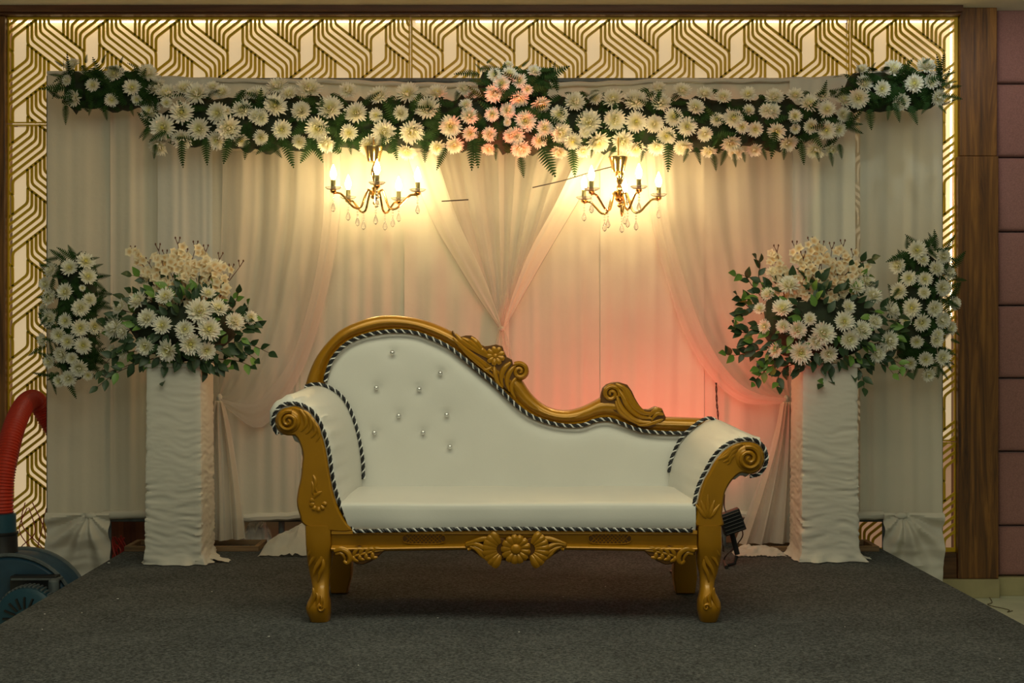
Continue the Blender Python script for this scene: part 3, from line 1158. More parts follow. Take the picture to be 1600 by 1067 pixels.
B_R = [(1040, 800), (1040, 785), (1041, 765), (1043, 740), (1046, 722), (1051, 710), (1057, 697), (1064, 686), (1074, 675), (1088, 664), (1102, 656), (1116, 654), (1130, 659), (1140, 668), (1144, 680), (1142, 692),
       (1136, 701), (1126, 707), (1116, 710), (1108, 716), (1102, 726), (1098, 740), (1096, 755), (1095, 770), (1094, 780), (1092, 790)]


def arm(Fo, Bo, ctr, sgn):
    cx = sum(p[0] for p in Fo) / len(Fo)
    rings = []

    def ring(D, outl, inset, n=70):
        pts = bez([Vector((x, y, 0)) for x, y in outl + [outl[0]]], n + 1)[:-1]
        # inward offset
        res = []
        m = len(pts)
        ar = sum(pts[i].x * pts[(i + 1) % m].y - pts[(i + 1) % m].x * pts[i].y for i in range(m))
        sg = 1 if ar > 0 else -1
        for i in range(m):
            e = (pts[(i + 1) % m] - pts[i - 1]).normalized()
            nn = Vector((-e.y, e.x, 0)) * sg
            q = pts[i] + nn * inset
            res.append(q)
        return res

    seq = [(FD - .004, 0, 9.0), (FD + .004, 0, 4.5), (FD + .018, 0, 1.2), (FD + .04, 0, 0), (FD + .14, .2, 0), (FD + .30, .55, 0), (FD + .45, .85, 0), (BD - .02, 1, 0), (BD + .03, 1.0, 0)]
    for k, (D, t, ins) in enumerate(seq):
        Fp = ring(FD, Fo, ins)
        Bp = ring(BD, Bo, ins)
        r = []
        for i in range(len(Fp)):
            a = W(Fp[i].x, Fp[i].y, FD)
            c = W(Bp[i].x, Bp[i].y, BD)
            p = a.lerp(c, t)
            p.y = D
            if 0 < k < 5:      # gathered pleats near the front edge
                g = math.sin(i * 2.1 + 2 * noise.noise(Vector((i * .31, k, 3 * sgn))))
                amp = (.004, .0065, .006, .003)[k - 1]
                nrm = Vector((p.x - W(cx, 650, FD).x, 0, 0))
                p.z += amp * g
                p.x += amp * g * .6
            r.append(p)
        rings.append(r)
    b = MB()
    b.loft(rings)
    return b.build('arm_cushion', 'leather', sofa)


armL = arm(F_L, B_L, (451, 659), -1)
armR = arm(F_R, B_R, (1170, 715), 1)

G_L = [(452, 636), (460, 634.5), (468, 636), (482, 645), (492, 657), (500, 672), (507, 692), (512, 717), (516, 742), (521, 768), (529, 792), (539, 811), (550, 828), (520, 829), (478, 820.5), (469, 802),
       (465, 785), (467, 765), (471, 747), (473, 728), (474, 710), (470, 693), (463, 681), (455, 680), (446, 679), (437, 673), (432, 664), (432, 653), (437, 643), (444, 638)]
G_R = [(1170, 690), (1158, 691), (1145, 695), (1130, 705), (1117, 720), (1108, 736), (1100, 750), (1094, 766), (1090, 784), (1087.5, 802), (1087, 821), (1127, 821), (1127, 805), (1129, 785), (1132, 768),
       (1140, 753), (1150, 742), (1158, 738), (1170, 740), (1181, 737), (1189, 729), (1193, 717), (1191, 704), (1183, 694)]
for G, nm in ((G_L, 0), (G_R, 1)):
    P = bez([Vector((x, y, 0)) for x, y in G + [G[0]]], 91)[:-1]
    b = MB()
    b.plate([(W(p.x, p.y, FD).x, W(p.x, p.y, FD).z) for p in P], FD - .026, FD + .03, .007)
    fr = b.build('arm_front', 'sofa_gold', sofa)
    b = MB()
    if nm == 0:
        disc(b, 451, 658, 20, FD - .02, .016)
        spiral(b, 451, 658, 16.5, 2.0, FD - .036, 4.3, -PI * .4, -1, .012)
        for pts, r in ((((468, 640), (476, 650), (478, 664), (470, 674)), 4), (((474, 642), (484, 652), (486, 668), (478, 678)), 4), (((481, 648), (490, 660), (493, 674), (486, 684)), 4), (((488, 656), (496, 668), (499, 680), (494, 690)), 3.4)):
            stroke(b, pts, FD - .026, r, 12, .5, .3, .7)
    else:
        disc(b, 1170, 716, 22, FD - .02, .016)
        spiral(b, 1170, 716, 18.5, 2.0, FD - .036, 4.6, -PI * .6, 1, .012)
        for pts, r in ((((1160, 694), (1146, 700), (1136, 712), (1122, 718)), 3.6), (((1152, 700), (1144, 708), (1138, 718), (1130, 722)), 3.4), (((1148, 710), (1142, 716), (1140, 722), (1136, 726)), 3)):
            stroke(b, pts, FD - .026, r, 12, .5, .3, .7)
    b.build('scroll', 'sofa_gold', fr)
    b = MB()
    if nm == 0:
        for pts, r in ((((489, 742), (493, 752), (492, 762), (497, 772)), 3.2), (((487, 752), (490, 762), (489, 770), (494, 778)), 2.6), (((503, 768), (497, 771), (491, 776), (489, 784)), 3.2)):
            stroke(b, pts, FD - .026, r, 10, .3, .3, .7)
        flower_relief(b, 497, 786, 6, 14, FD - .026, 6, 4.0, -.2, PI * 1.25)
    else:
        for a in (-2.4, -2.0, -1.57, -1.15, -.75):
            stroke(b, [(1106 + 3 * math.cos(a), 812 + 3 * math.sin(a)), (1106 + 18 * math.cos(a), 806 + 16 * math.sin(a)), (1106 + 26 * math.cos(a), 806 + (34 if a == -1.57 else 27) * math.sin(a))], FD - .026, 3.6, 10, .3, .2, .7)
    b.build('flower_carving', 'sofa_gold', fr)
# ropes of the arms
rope([W(x, y, FD - .012) for x, y in [(434, 678), (428, 668), (427, 655), (431, 643), (441, 633), (455, 630), (470, 632), (485, 640), (496, 653), (504, 669), (511, 690), (516, 715), (519, 740), (525, 768), (533, 792), (542, 810), (552, 828),
      (562, 833)]], .0073, sofa)
rope([W(x, y, FD - .012) for x, y in [(1172, 744), (1185, 741), (1194, 731), (1198, 717), (1195, 702), (1186, 691), (1172, 686), (1156, 687), (1142, 691), (1126, 701), (1113, 716), (1103, 734), (1095, 750), (1089, 766), (1085, 784),
      (1083, 803), (1081, 826)]], .0073, sofa)
rope([W(x, y, BD - .055) for x, y in [(476, 604), (490, 600), (504, 601), (516, 606), (530, 615), (542, 630), (552, 652), (559, 675), (564, 700), (567, 722), (568, 748)]], .0073, sofa)
rope([W(x, y, BD - .055) for x, y in [(1118, 656), (1108, 653), (1096, 657), (1082, 667), (1070, 678), (1062, 688), (1055, 702), (1048, 720), (1045, 738)]], .0073, sofa)

# seat ---------------------------------------------------------------
xl0, xr0 = W(533, 0, FD).x, W(1086, 0, FD).x
rows = []
prof_s = [(BD - .02, W(0, 757, 5.95).z - .004), (5.80, W(0, 763, 5.80).z + .004), (5.60, W(0, 773.5, 5.60).z + .004), (5.44, W(0, 782.5, 5.44).z), (5.41, W(0, 784.5, 5.41).z), (5.393, W(0, 786, 5.393).z), (5.384, W(0, 788, 5.384).z), (5.379, W(0, 791.5, 5.379).z),
          (5.377, W(0, 798, 5.377).z), (5.374, W(0, 810, 5.374).z), (5.377, W(0, 822, 5.377).z), (5.385, W(0, 829, 5.385).z)]
for y, z in prof_s:
    row = []
    zz = (z - prof_s[-1][1]) / (prof_s[5][1] - prof_s[-1][1])
    for i in range(81):
        u = i / 80
        xa = xl0 + (1 - min(zz, 1)) * .035 - max(0, (y - 5.42)) * .02
        xb = xr0 + .0
        if y > 5.42:
            xb = xr0 - .0
        x = xa + (xb - xa) * u
        dz = .004 * noise.noise(Vector((x * 3, y * 4, 1))) * (1 if 0 < u < 1 else 0)
        dy = .006 * noise.noise(Vector((x * 4, z * 9, 4)))
        row.append((x, y + (dy if y < 5.4 else 0), z + dz))
    rows.append(row)
b = MB()
b.grid(rows)
b.build('seat_cushion', 'leather', sofa)
rope([W(x, y, 5.366) for x, y in [(552, 830), (600, 829), (700, 827), (800, 826), (900, 827), (1000, 828), (1082, 829)]], .0073, sofa)
# inner base behind the rail so that the seat is a solid
b = MB()
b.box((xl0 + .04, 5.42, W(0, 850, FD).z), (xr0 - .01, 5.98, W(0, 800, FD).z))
b.build('seat_base', 'groove_shade_gold', sofa, smooth=False)
b = MB()
pb = [(x, y) for x, y in INNER] + [(1074, 835), (507, 835)]
b.plate([(W(x, y, BD).x, W(x, y, BD).z) for x, y in pb], BD + .03, BD + .06)
b.build('back_panel', 'leather', sofa, smooth=False)

# rail ----------------------------------------------------------------
b = MB()
rl = []
for t, (dy, py) in enumerate([(.02, 826), (-.022, 828), (-.024, 833), (-.014, 834.5), (-.012, 849.5), (-.018, 850.5), (-.026, 852), (-.031, 854.5), (-.028, 857), (-.018, 859), (.03, 859)]):
    rl.append((FD + dy, py))
xa, xb = 519, 1088
rings = []
for k in range(41):
    px = xa + (xb - xa) * k / 40
    sag = 1.5 * math.cos((px - 803) / 285 * PI)
    rings.append([Vector((W(px, 0, FD).x, y, W(0, py - (sag if py > 840 else 0), FD).z)) for y, py in rl])
b.loft(rings)
rail = b.build('front_rail', 'sofa_gold', sofa)
for cx in (662.5, 953):
    b = MB()
    pl = []
    for k in range(28):
        a = 2 * PI * k / 28
        pl.append((cx + math.copysign(abs(math.cos(a)) ** .6, math.cos(a)) * 34, 841.5 + math.copysign(abs(math.sin(a)) ** .7, math.sin(a)) * 8.5))
    b.plate([(W(x, y, FD).x, W(x, y, FD).z) for x, y in pl], FD - .017, FD - .01, .002)
    o = b.build('checkered_inlay', 'groove_shade_gold', rail)
    b = MB()
    for k in range(-7, 8):
        for s in (1, -1):
            x0, x1 = cx + k * 6 - 7 * s, cx + k * 6 + 7 * s
            if abs(x0 - cx) < 35 and abs(x1 - cx) < 35:
                b.tube([W(x0, 834.5, FD - .017), W(x1, 848.5, FD - .017)], .0016, 4)
    b.tube([W(x, y, FD - .017) for x, y in pl + [pl[0]]], .0022, 5)
    b.build('inlay_ridges', 'sofa_gold', o)
# centre flower carving
b = MB()
RD = FD - .026
for k, (cx_, cy_, rx_, ry_) in enumerate(((806, 858, 21, 20), (778, 856, 21, 18), (834, 856, 21, 18))):
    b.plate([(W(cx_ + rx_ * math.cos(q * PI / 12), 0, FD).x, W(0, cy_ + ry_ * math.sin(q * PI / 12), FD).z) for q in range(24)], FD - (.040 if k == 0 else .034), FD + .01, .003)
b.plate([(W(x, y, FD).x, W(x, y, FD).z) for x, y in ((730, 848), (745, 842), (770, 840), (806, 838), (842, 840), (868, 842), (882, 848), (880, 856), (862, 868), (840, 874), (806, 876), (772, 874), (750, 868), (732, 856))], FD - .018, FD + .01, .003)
b.build('carving_ground', 'groove_shade_gold', rail)
b = MB()
flower_relief(b, 806, 858, 7, 23, RD - .016, 13, 6.0)
flower_relief(b, 786, 858, 10, 32, RD - .010, 8, 7.0, PI * .60, PI * 1.36)
flower_relief(b, 826, 858, 10, 32, RD - .010, 8, 7.0, -PI * .36, PI * .40)
disc(b, 806, 858, 9, RD - .014, .014, 16)
for s in (-1, 1):
    for pts, r in ((((0 + 30, 846), (48, 842), (66, 846), (78, 850)), 4.5), (((34, 864), (50, 856), (64, 850), (78, 852)), 4.5), (((36, 870), (46, 868), (56, 860), (66, 854)), 4),
                   (((46, 874), (54, 866), (62, 858), (72, 854)), 3.6)):
        stroke(b, [(806 + s * x, y) for x, y in pts], RD - .006, r, 14, .4, .4, .7)
    spiral(b, 806 + s * 75, 852, 6.5, 1.2, RD, 3.0, PI * .5, s, .003, 20)
b.build('flower_carving', 'sofa_gold', rail)
# leaf carvings in the corners
for s, x0 in ((1, 522), (-1, 1085)):
    b = MB()
    X = lambda d: x0 + s * d
    pl = [(0, 857), (14, 852), (28, 853), (40, 851), (52, 853), (66, 854), (79, 860), (70, 868), (58, 876), (46, 881), (36, 880), (28, 874), (20, 868), (8, 866), (0, 866)]
    b.plate([(W(X(x), y, FD).x, W(X(x), y, FD).z) for x, y in pl], FD - .024, FD + .012, .004)
    b.build('carving_ground', 'groove_shade_gold', rail)
    b = MB()
    stroke(b, [(X(26), 870), (X(42), 866), (X(60), 862), (X(78), 860)], RD, 2.2, 12, .5, .2, .8)
    for d in (30, 40, 50, 60):
        stroke(b, [(X(d), 868 - (d - 30) * .18), (X(d + 4), 860 - (d - 30) * .1), (X(d + 12), 855 + (d - 30) * .04)], RD, 3.4, 8, .5, .3, .7)
        stroke(b, [(X(d), 868 - (d - 30) * .18), (X(d + 1), 874 - (d - 30) * .1), (X(d + 8), 877 - (d - 30) * .22)], RD, 3.4, 8, .5, .3, .7)
    stroke(b, [(X(0), 861), (X(12), 858), (X(22), 864), (X(25), 874), (X(20), 880), (X(15), 876)], RD - .002, 4.6, 16, .6, .5, .8)
    stroke(b, [(X(2), 866), (X(10), 864), (X(16), 870), (X(17), 876)], RD, 3, 10, .6, .4, .8)
    b.build('leaf_carving', 'sofa_gold', rail)

# legs ------------------------------------------------------------------
LEG_L = [(820, 477, 519.5), (835, 477.5, 519.5), (850, 478, 519.5), (866, 478.5, 519), (880, 479.5, 517.5), (895, 482.5, 515.5), (906, 485.5, 514.5), (916, 487.5, 514), (925, 487.5, 514), (932, 485, 514.5), (940, 480.5, 515.5),
         (948, 478, 516), (956, 479.5, 516), (964, 483, 515), (969.5, 484, 514.5)]
LEG_R = [(820, 1088.5, 1127), (835, 1088.5, 1127.5), (850, 1088.5, 1128), (866, 1088.5, 1128), (880, 1089.5, 1126), (895, 1093, 1122), (906, 1094, 1118), (916, 1094, 1116), (925, 1093, 1118), (932, 1091.5, 1121.5), (940, 1090.5, 1125.5),
         (948, 1090, 1126.5), (956, 1090.5, 1125), (964, 1092.5, 1122.5), (969.5, 1094, 1121)]
for LG, s in ((LEG_L, 1), (LEG_R, -1)):
    rings = []
    for py, a, c in LG:
        xa, xb = W(a, 0, FD).x, W(c, 0, FD).x
        z = W(0, py, FD).z
        if py > 969:
            z = STAGE + .001
        hw, cx = (xb - xa) / 2, (xa + xb) / 2
        yf = FD - .03 - (.022 * max(0, math.sin((py - 925) / 45 * PI)) if py > 925 else 0) + (.02 * math.sin((py - 866) / 59 * PI) if 866 < py < 925 else 0)
        yb = FD + .075 - (.03 if 890 < py < 935 else 0)
        e = 6 if py < 860 else 3
        ring = []
        for k in range(20):
            an = 2 * PI * k / 20 + PI / 4
            ca, sa = math.cos(an), math.sin(an)
            q = (abs(ca) ** e + abs(sa) ** e) ** (-1 / e)
            ring.append((cx + hw * ca * q, (yf + yb) / 2 + (yb - yf) / 2 * sa * q, z))
        rings.append(ring)
    b = MB()
    b.loft(rings)
    lg = b.build('leg', 'sofa_gold', sofa)
    b = MB()
    x0 = 477 if s > 0 else 1128
    X = lambda d: x0 + s * d
    for pts, r in ((((2, 832), (8, 842), (4, 852)), 3), (((14, 846), (10, 858), (4, 868)), 4), (((18, 850), (20, 862), (10, 876), (6, 884)), 4), (((20, 860), (25, 872), (16, 888), (12, 900)), 4), (((27, 872), (28, 884), (22, 898), (20, 910)), 3.6)):
        stroke(b, [(X(x), y) for x, y in pts], FD - .030 + .008, r, 14, .4, .2, .8)
    for pts, r in ((((12, 918), (14, 930), (10, 942), (6, 950)), 3.2), (((17, 926), (20, 934), (18, 944), (12, 952)), 3.2), (((24, 930), (26, 938), (24, 948), (20, 954)), 3.2)):
        stroke(b, [(X(x), y) for x, y in pts], FD - .046, r, 12, .3, .5, .8)
    spiral(b, X(24), 949, 6, 1.2, FD - .052, 2.6, 0, s, .002, 16)
    b.build('leg_carving', 'sofa_gold', lg)
for a0, a1, c0, c1 in ((518, 551, 519, 545), (1051, 1086, 1054, 1084)):
    rings = []
    for py, t in ((845, 0), (870, 0), (885, .1), (900, .5), (915, .9), (926, 1)):
        D = 6.02
        xa, xb = W(a0 + (c0 - a0) * t, 0, D).x, W(a1 + (c1 - a1) * t, 0, D).x
        z = W(0, py, D).z if py < 925 else STAGE + .001
        bul = .006 * math.sin(t * PI)
        rings.append([(xa - bul, 5.97, z), (xb + bul, 5.97, z), (xb + bul, 6.05, z), (xa - bul, 6.05, z)])
    b = MB()
    b.loft(rings)
    b.build('leg', 'sofa_gold', sofa, bevel=.006)

# ================================================================== flowers
rnd = random.Random(11)


def petal_verts(a, tilt, r0, length, wid, curl):
    """one narrow cupped petal leaving the heart at angle a, lifted by tilt"""
    ca, sa = math.cos(a), math.sin(a)
    vs = []
    for k, (t, w) in enumerate(((0, .35), (.35, .9), (.75, 1.0), (1.0, .35))):
        d = r0 + length * t * math.cos(tilt + curl * t * t)
        h = length * t * math.sin(tilt + curl * t)
        px, py = -sa * wid * w, ca * wid * w
        vs += [(ca * d + px, sa * d + py, h + .012 * w), (ca * d, sa * d, h - .012 * w), (ca * d - px, sa * d - py, h + .012 * w)]
    fs = []
    for k in range(3):
        o = k * 3
        fs += [(o, o + 1, o + 4, o + 3), (o + 1, o + 2, o + 5, o + 4)]
    return vs, fs


def mesh_from(name, b, mat, smooth=True):
    me = bpy.data.meshes.new(name)
    me.from_pydata(b.v, [], b.f)
    me.materials.append(MATS[mat])
    if smooth:
        for p in me.polygons:
            p.use_smooth = True
    me.update()
    return me


def mum_mesh(seed, dome):
    r = random.Random(seed)
    b = MB()
    layers = ((23, -.12, .09, .40, .036), (23, .14, .085, .39, .036), (21, .38, .075, .36, .035), (18, .64, .06, .31, .034), (14, .92, .045, .24, .033), (9, 1.22, .025, .16, .03))
    if dome:
        layers = ((22, -.35, .10, .37, .036), (23, -.05, .10, .39, .036), (22, .25, .09, .39, .036), (20, .52, .08, .37, .036), (17, .80, .06, .34, .035), (13, 1.08, .04, .31, .034), (8, 1.35, .02, .29, .03))
    for n, tilt, r0, ln, wd in layers:
        for k in range(n):
            a = 2 * PI * (k + r.uniform(-.25, .25)) / n + tilt * 3
            v, f = petal_verts(a, tilt + r.uniform(-.14, .12), r0, ln * r.uniform(.85, 1.12), wd * r.uniform(.9, 1.15), r.uniform(.1, .5))
            b.add(v, f)
    # green calyx under the flower
    return mesh_from('chrysanthemum', b, 'petal_white')


MUMS = [mum_mesh(s, s % 3 == 2) for s in range(6)]
b = MB()
b.ball((0, 0, .085), .07, 9, 5, (1, 1, .9))
HEART = mesh_from('flower_center', b, 'heart_yellow')

b = MB()
NP = 12
prev = None
st_pts = []
for i in range(NP + 1):
    t = i / NP
    st_pts.append(Vector((t, 0, .10 * t - .22 * t * t)))
b.tube(st_pts, [.010 * (1 - .8 * i / NP) for i in range(NP + 1)], 4)
for i in range(1, NP + 1):
    t = i / NP
    ln = .31 * math.sin(min(1, t * 1.6 + .25) * PI / 2) * (1 - t) ** .75 + .03
    c = st_pts[i]
    for s in (1, -1):
        tip = c + Vector((ln * .36, s * ln, -.10 * ln))
        w = .040
        mid = c.lerp(tip, .5) + Vector((0, 0, .012))
        b.add([c - Vector((w, 0, 0)), c + Vector((w, 0, 0)), mid + Vector((w * .72, 0, 0)), tip, mid - Vector((w * .72, 0, 0))], [(0, 1, 2, 4), (4, 2, 3)])
FERN = mesh_from('fern_frond', b, 'fern_green')

b = MB()
rows = []
for k, (t, w) in enumerate(((0, .02), (.15, .17), (.35, .27), (.55, .26), (.78, .15), (.92, .06), (1, .005))):
    z = .12 * t - .2 * t * t
    rows.append([(t, w, z + .3 * w), (t, 0, z), (t, -w, z + .3 * w)])
b.grid(rows)
LEAF_D = mesh_from('leaf', b, 'leaf_dark')
LEAF_L = mesh_from('leaf_young', b, 'leaf_light')

b = MB()
for k in range(5):
    a = 2 * PI * k / 5
    ca, sa = math.cos(a), math.sin(a)
    v = [(0, 0, 0), (ca * .28 - sa * .22, sa * .28 + ca * .22, .14), (ca * .52, sa * .52, .10), (ca * .28 + sa * .22, sa * .28 - ca * .22, .14), (ca * .3, sa * .3, .05)]
    b.add(v, [(0, 4, 1), (1, 4, 2), (2, 4, 3), (3, 4, 0)])
BLOSSOM = mesh_from('blossom', b, 'blossom_cream')


def quat_dir(xdir, normal):
    x = Vector(xdir).normalized()
    z = Vector(normal)
    z = (z - x * z.dot(x))
    if z.length < 1e-4:
        z = x.orthogonal()
    z.normalize()
    y = z.cross(x)
    return Matrix((x, y, z)).transposed().to_quaternion()


def put_mum(parent, p, n, diam):
    q = Vector(n).normalized().to_track_quat('Z', 'Y') @ Quaternion((0, 0, 1), rnd.uniform(0, 6.28))
    o = inst('chrysanthemum', rnd.choice(MUMS), parent, p, q, diam)
    h = bpy.data.objects.new('flower_center', HEART)
    h.parent = o
    COL.objects.link(h)
    return o


def put_fern(parent, p, d, n, ln):
    return inst('fern_frond', FERN, parent, p, quat_dir(d, n), (ln, ln * rnd.uniform(.8, 1.15), ln))


def crop(ox, oy, lst):
    return [(ox + x / 4, oy + y / 4, d / 4) for x, y, d in lst]


C1 = crop(0, 0, [(447, 400, 100), (415, 500, 65), (455, 615, 105), (578, 530, 85), (710, 455, 120), (697, 625, 85), (825, 545, 105), (925, 450, 120), (855, 625, 70)])
MAIN = crop(0, 0, [(975, 540, 130), (1040, 575, 130), (1150, 545, 120), (1225, 580, 140), (1330, 540, 90), (1385, 570, 110), (1040, 640, 70), (935, 690, 135), (1135, 700, 140), (1355, 705, 130), (1418, 690, 60),
                   (1510, 680, 125), (1575, 580, 90), (1015, 795, 155), (1240, 805, 135), (1430, 805, 150), (1135, 875, 125), (985, 920, 125), (1350, 880, 120), (1510, 880, 85), (1600, 720, 100)])
MAIN += crop(400, 0, [(20, 580, 100), (130, 530, 130), (205, 580, 110), (335, 545, 160), (120, 655, 145), (30, 735, 100), (280, 690, 120), (460, 670, 155), (575, 560, 110), (620, 700, 140), (750, 720, 85),
                      (765, 590, 130), (945, 575, 140), (905, 705, 95), (1130, 575, 130), (1070, 670, 155), (160, 810, 120), (30, 860, 95), (270, 885, 95), (380, 805, 145), (435, 905, 115), (580, 830, 105),
                      (715, 915, 140), (800, 825, 140), (940, 955, 120), (975, 830, 145), (1310, 650, 85), (1335, 720, 110), (1215, 790, 135), (1340, 835, 95), (1475, 715, 90), (1460, 840, 90), (1135, 925, 105),
                      (1240, 910, 115), (1455, 935, 90), (1300, 550, 95), (1575, 690, 100), (1570, 765, 50), (1590, 850, 90)])
MAIN += crop(800, 0, [(295, 715, 110), (395, 630, 125), (85, 755, 130), (205, 800, 100), (20, 850, 110), (55, 935, 120), (170, 880, 95), (310, 835, 125), (380, 885, 110), (290, 955, 105), (445, 950, 95), (540, 895, 150),
                      (460, 825, 75), (480, 760, 150), (520, 610, 90), (630, 610, 135), (770, 620, 150), (645, 750, 135), (775, 760, 130), (890, 775, 110), (695, 885, 130), (775, 935, 115), (915, 545, 95), (935, 635, 120),
                      (1065, 560, 115), (1010, 730, 115), (965, 850, 115), (905, 925, 110), (1095, 790, 120), (1150, 665, 110), (1205, 580, 100), (1070, 925, 115), (1205, 840, 95), (1230, 950, 95), (1280, 745, 85), (1320, 600, 105),
                      (1385, 735, 125), (1440, 795, 85), (1475, 585, 100), (1480, 685, 75), (1520, 810, 95), (1370, 900, 120), (1400, 955, 105), (1515, 940, 95), (1590, 690, 90)])
MAIN += crop(1200, 0, [(40, 600, 115), (25, 690, 105), (170, 590, 100), (260, 640, 120), (340, 590, 95), (370, 680, 105), (475, 615, 120), (170, 725, 85), (170, 805, 65), (55, 825, 110), (270, 790, 95), (365, 815, 115),
                       (475, 715, 95), (445, 810, 95), (130, 900, 115), (295, 945, 120), (400, 940, 110), (205, 890, 45)])
CENT = crop(400, 0, [(1490, 465, 85), (1535, 520, 105), (1490, 585, 115), (1585, 455, 90)]) + crop(800, 0, [(45, 505, 90), (140, 440, 90), (45, 620, 115), (180, 660, 125), (-25, 400, 60), (95, 560, 70)])
CR = crop(1200, 0, [(585, 430, 80), (605, 515, 105), (790, 425, 125), (565, 615, 125), (715, 555, 100), (990, 405, 115), (915, 520, 115), (1022, 510, 95), (1070, 610, 100), (835, 640, 105)])
WL = crop(0, 260, [(320, 650, 95), (285, 735, 85), (310, 820, 105), (275, 890, 65), (310, 950, 110), (435, 635, 100), (535, 595, 110), (550, 690, 105), (515, 760, 40), (410, 785, 105), (505, 885, 105), (560, 835, 85),
                   (410, 965, 90), (500, 1010, 110), (590, 1000, 100), (370, 1055, 100)])
WL += crop(0, 520, [(270, 45, 85), (425, 55, 95), (520, 80, 105), (385, 135, 100), (450, 160, 75), (310, 180, 85), (495, 220, 105), (430, 285, 100), (370, 300, 75), (550, 265, 65)])
WR = crop(1200, 260, [(930, 525, 115), (965, 585, 85), (810, 620, 105), (1095, 565, 90), (1050, 640, 95), (1130, 670, 85), (880, 700, 95), (980, 705, 90), (820, 780, 105), (1090, 760, 100), (975, 790, 75), (1160, 855, 90),
                      (900, 885, 115), (1040, 890, 100), (960, 975, 105), (1090, 960, 100), (860, 960, 75), (1140, 1010, 85), (1060, 1050, 75)])
WR += crop(1200, 520, [(930, 55, 80), (1050, 45, 90), (985, 165, 90), (1090, 155, 100), (890, 190, 80), (1000, 260, 90)])


def cluster(name, label, flowers, D, cy_fn, half_fn, x0, x1, n_fern, thick, hang=(), vertical=False, grp='flower garlands on the backdrop', ferns_up=0):
    """garland whose middle line is cy_fn(px), half height half_fn(px); every flower sits where it is seen"""
    base = W((x0 + x1) / 2, cy_fn((x0 + x1) / 2), D + thick * .5)
    th = thing(name, base, label, 'flower garland', grp)
    # leafy core the stems are pushed into
    b = MB()
    n = max(8, int((x1 - x0) / 8))
    rings = []
    for i in range(n + 1):
        px = x0 + (x1 - x0) * i / n
        t = i / n
        e = min(1, math.sin(t * PI) * 3.5 + .12)
        h = half_fn(px) * e * .74
        ring = []
        for k in range(14):
            a = 2 * PI * k / 14
            q = 1 + .34 * noise.noise(Vector((px * .075, math.cos(a) * 1.5, math.sin(a) * 1.5)))
            p = W(px, cy_fn(px) - h * math.sin(a) * q, D)
            p.y = D + thick * .55 - math.cos(a) * thick * .42 * q * e
            ring.append(p)
        rings.append(ring)
    b.loft(rings)
    b.build('leafy_core', 'foliage_dark', th)

    def surf(px, py):
        h = half_fn(px)
        q = max(-1, min(1, (cy_fn(px) - py) / h))
        ex = min(1, (min(px - x0, x1 - px) + 12) / (half_fn(px) * .7)) if not vertical else 1
        y = D + thick * .55 - thick * .5 * math.sqrt(max(0, 1 - .85 * q * q)) * max(.35, ex)
        nx = 0
        if vertical:
            c = (x0 + x1) / 2
            w = (x1 - x0) / 2
            qx = max(-1, min(1, (px - c) / w))
            y = D + thick * .55 - thick * .5 * math.sqrt(max(0, 1 - .85 * qx * qx))
            return y, Vector((qx * .75, -1, q * .25))
        if px - x0 < 25:
            nx = -.5
        if x1 - px < 25:
            nx = .5
        return y, Vector((nx, -1, q * .95))

    for px, py, d in flowers:
        y, nrm = surf(px, py)
        y -= .035
        p = W(px, py, y)
        nrm = nrm + Vector((rnd.uniform(-.28, .28), 0, rnd.uniform(-.2, .2)))
        sz = d * 1.16 / F * y
        if py > cy_fn(px) + half_fn(px) * .62 and not vertical:
            nrm.z -= .5
        p -= nrm.normalized() * .10 * sz
        put_mum(th, p, nrm, sz)
    for k in range(n_fern):
        px, py = rnd.uniform(x0, x1), 0
        h = half_fn(px)
        q = rnd.uniform(-1, 1)
        py = cy_fn(px) - h * q * .95
        y, nrm = surf(px, py)
        p = W(px, py, y - .002)
        a = rnd.uniform(0, 2 * PI)
        d = Vector((math.cos(a), -rnd.uniform(.1, .6), math.sin(a) * .6 - (.75 * q)))
        put_fern(th, p, d, nrm + Vector((rnd.uniform(-.4, .4), 0, rnd.uniform(-.4, .4))), rnd.uniform(.08, .14))
    for px, py, tx, ty in hang:
        a, c = W(px, py, D - .02), W(tx, ty, D - .02)
        put_fern(th, a + Vector((0, -.015, 0)), c - a + Vector((0, -.03, 0)), Vector((rnd.uniform(-.3, .3), -1, .25)), (c - a).length)
    return th


hang_main = [(245, 225, 243, 250), (285, 218, 287, 262), (322, 215, 326, 258), (360, 215, 352, 256), (388, 218, 384, 250), (425, 222, 402, 242), (446, 218, 460, 262), (425, 225, 442, 248), (490, 218, 472, 255), (485, 215, 505, 254),
             (530, 215, 521, 240), (545, 215, 550, 243), (600, 215, 592, 246), (612, 212, 622, 250), (663, 220, 665, 254), (697, 230, 683, 266), (737, 218, 738, 266), (742, 215, 746, 262), (775, 225, 774, 252), (813, 245, 818, 278),
             (846, 228, 866, 276), (893, 232, 899, 276), (926, 234, 922, 250), (962, 228, 950, 248), (1005, 235, 1000, 255), (1043, 222, 1044, 268), (1075, 232, 1066, 255), (1086, 230, 1094, 258), (1113, 240, 1118, 268), (1134, 235, 1124, 260),
             (1146, 240, 1148, 263), (1160, 238, 1162, 256), (1190, 232, 1196, 252), (1210, 205, 1204, 248), (1225, 232, 1222, 252), (1250, 222, 1254, 258), (1275, 238, 1278, 255), (1296, 238, 1299, 262), (1310, 225, 1313, 250),
             (262, 205, 236, 222), (235, 200, 226, 222)]
cluster('flower_garland', 'long garland of white chrysanthemums and ferns across the top of the backdrop', MAIN, 7.02, lambda x: 186 + 4 * math.sin((x - 220) / 1110 * PI), lambda x: 55, 222, 1332, 255, .22, hang_main)
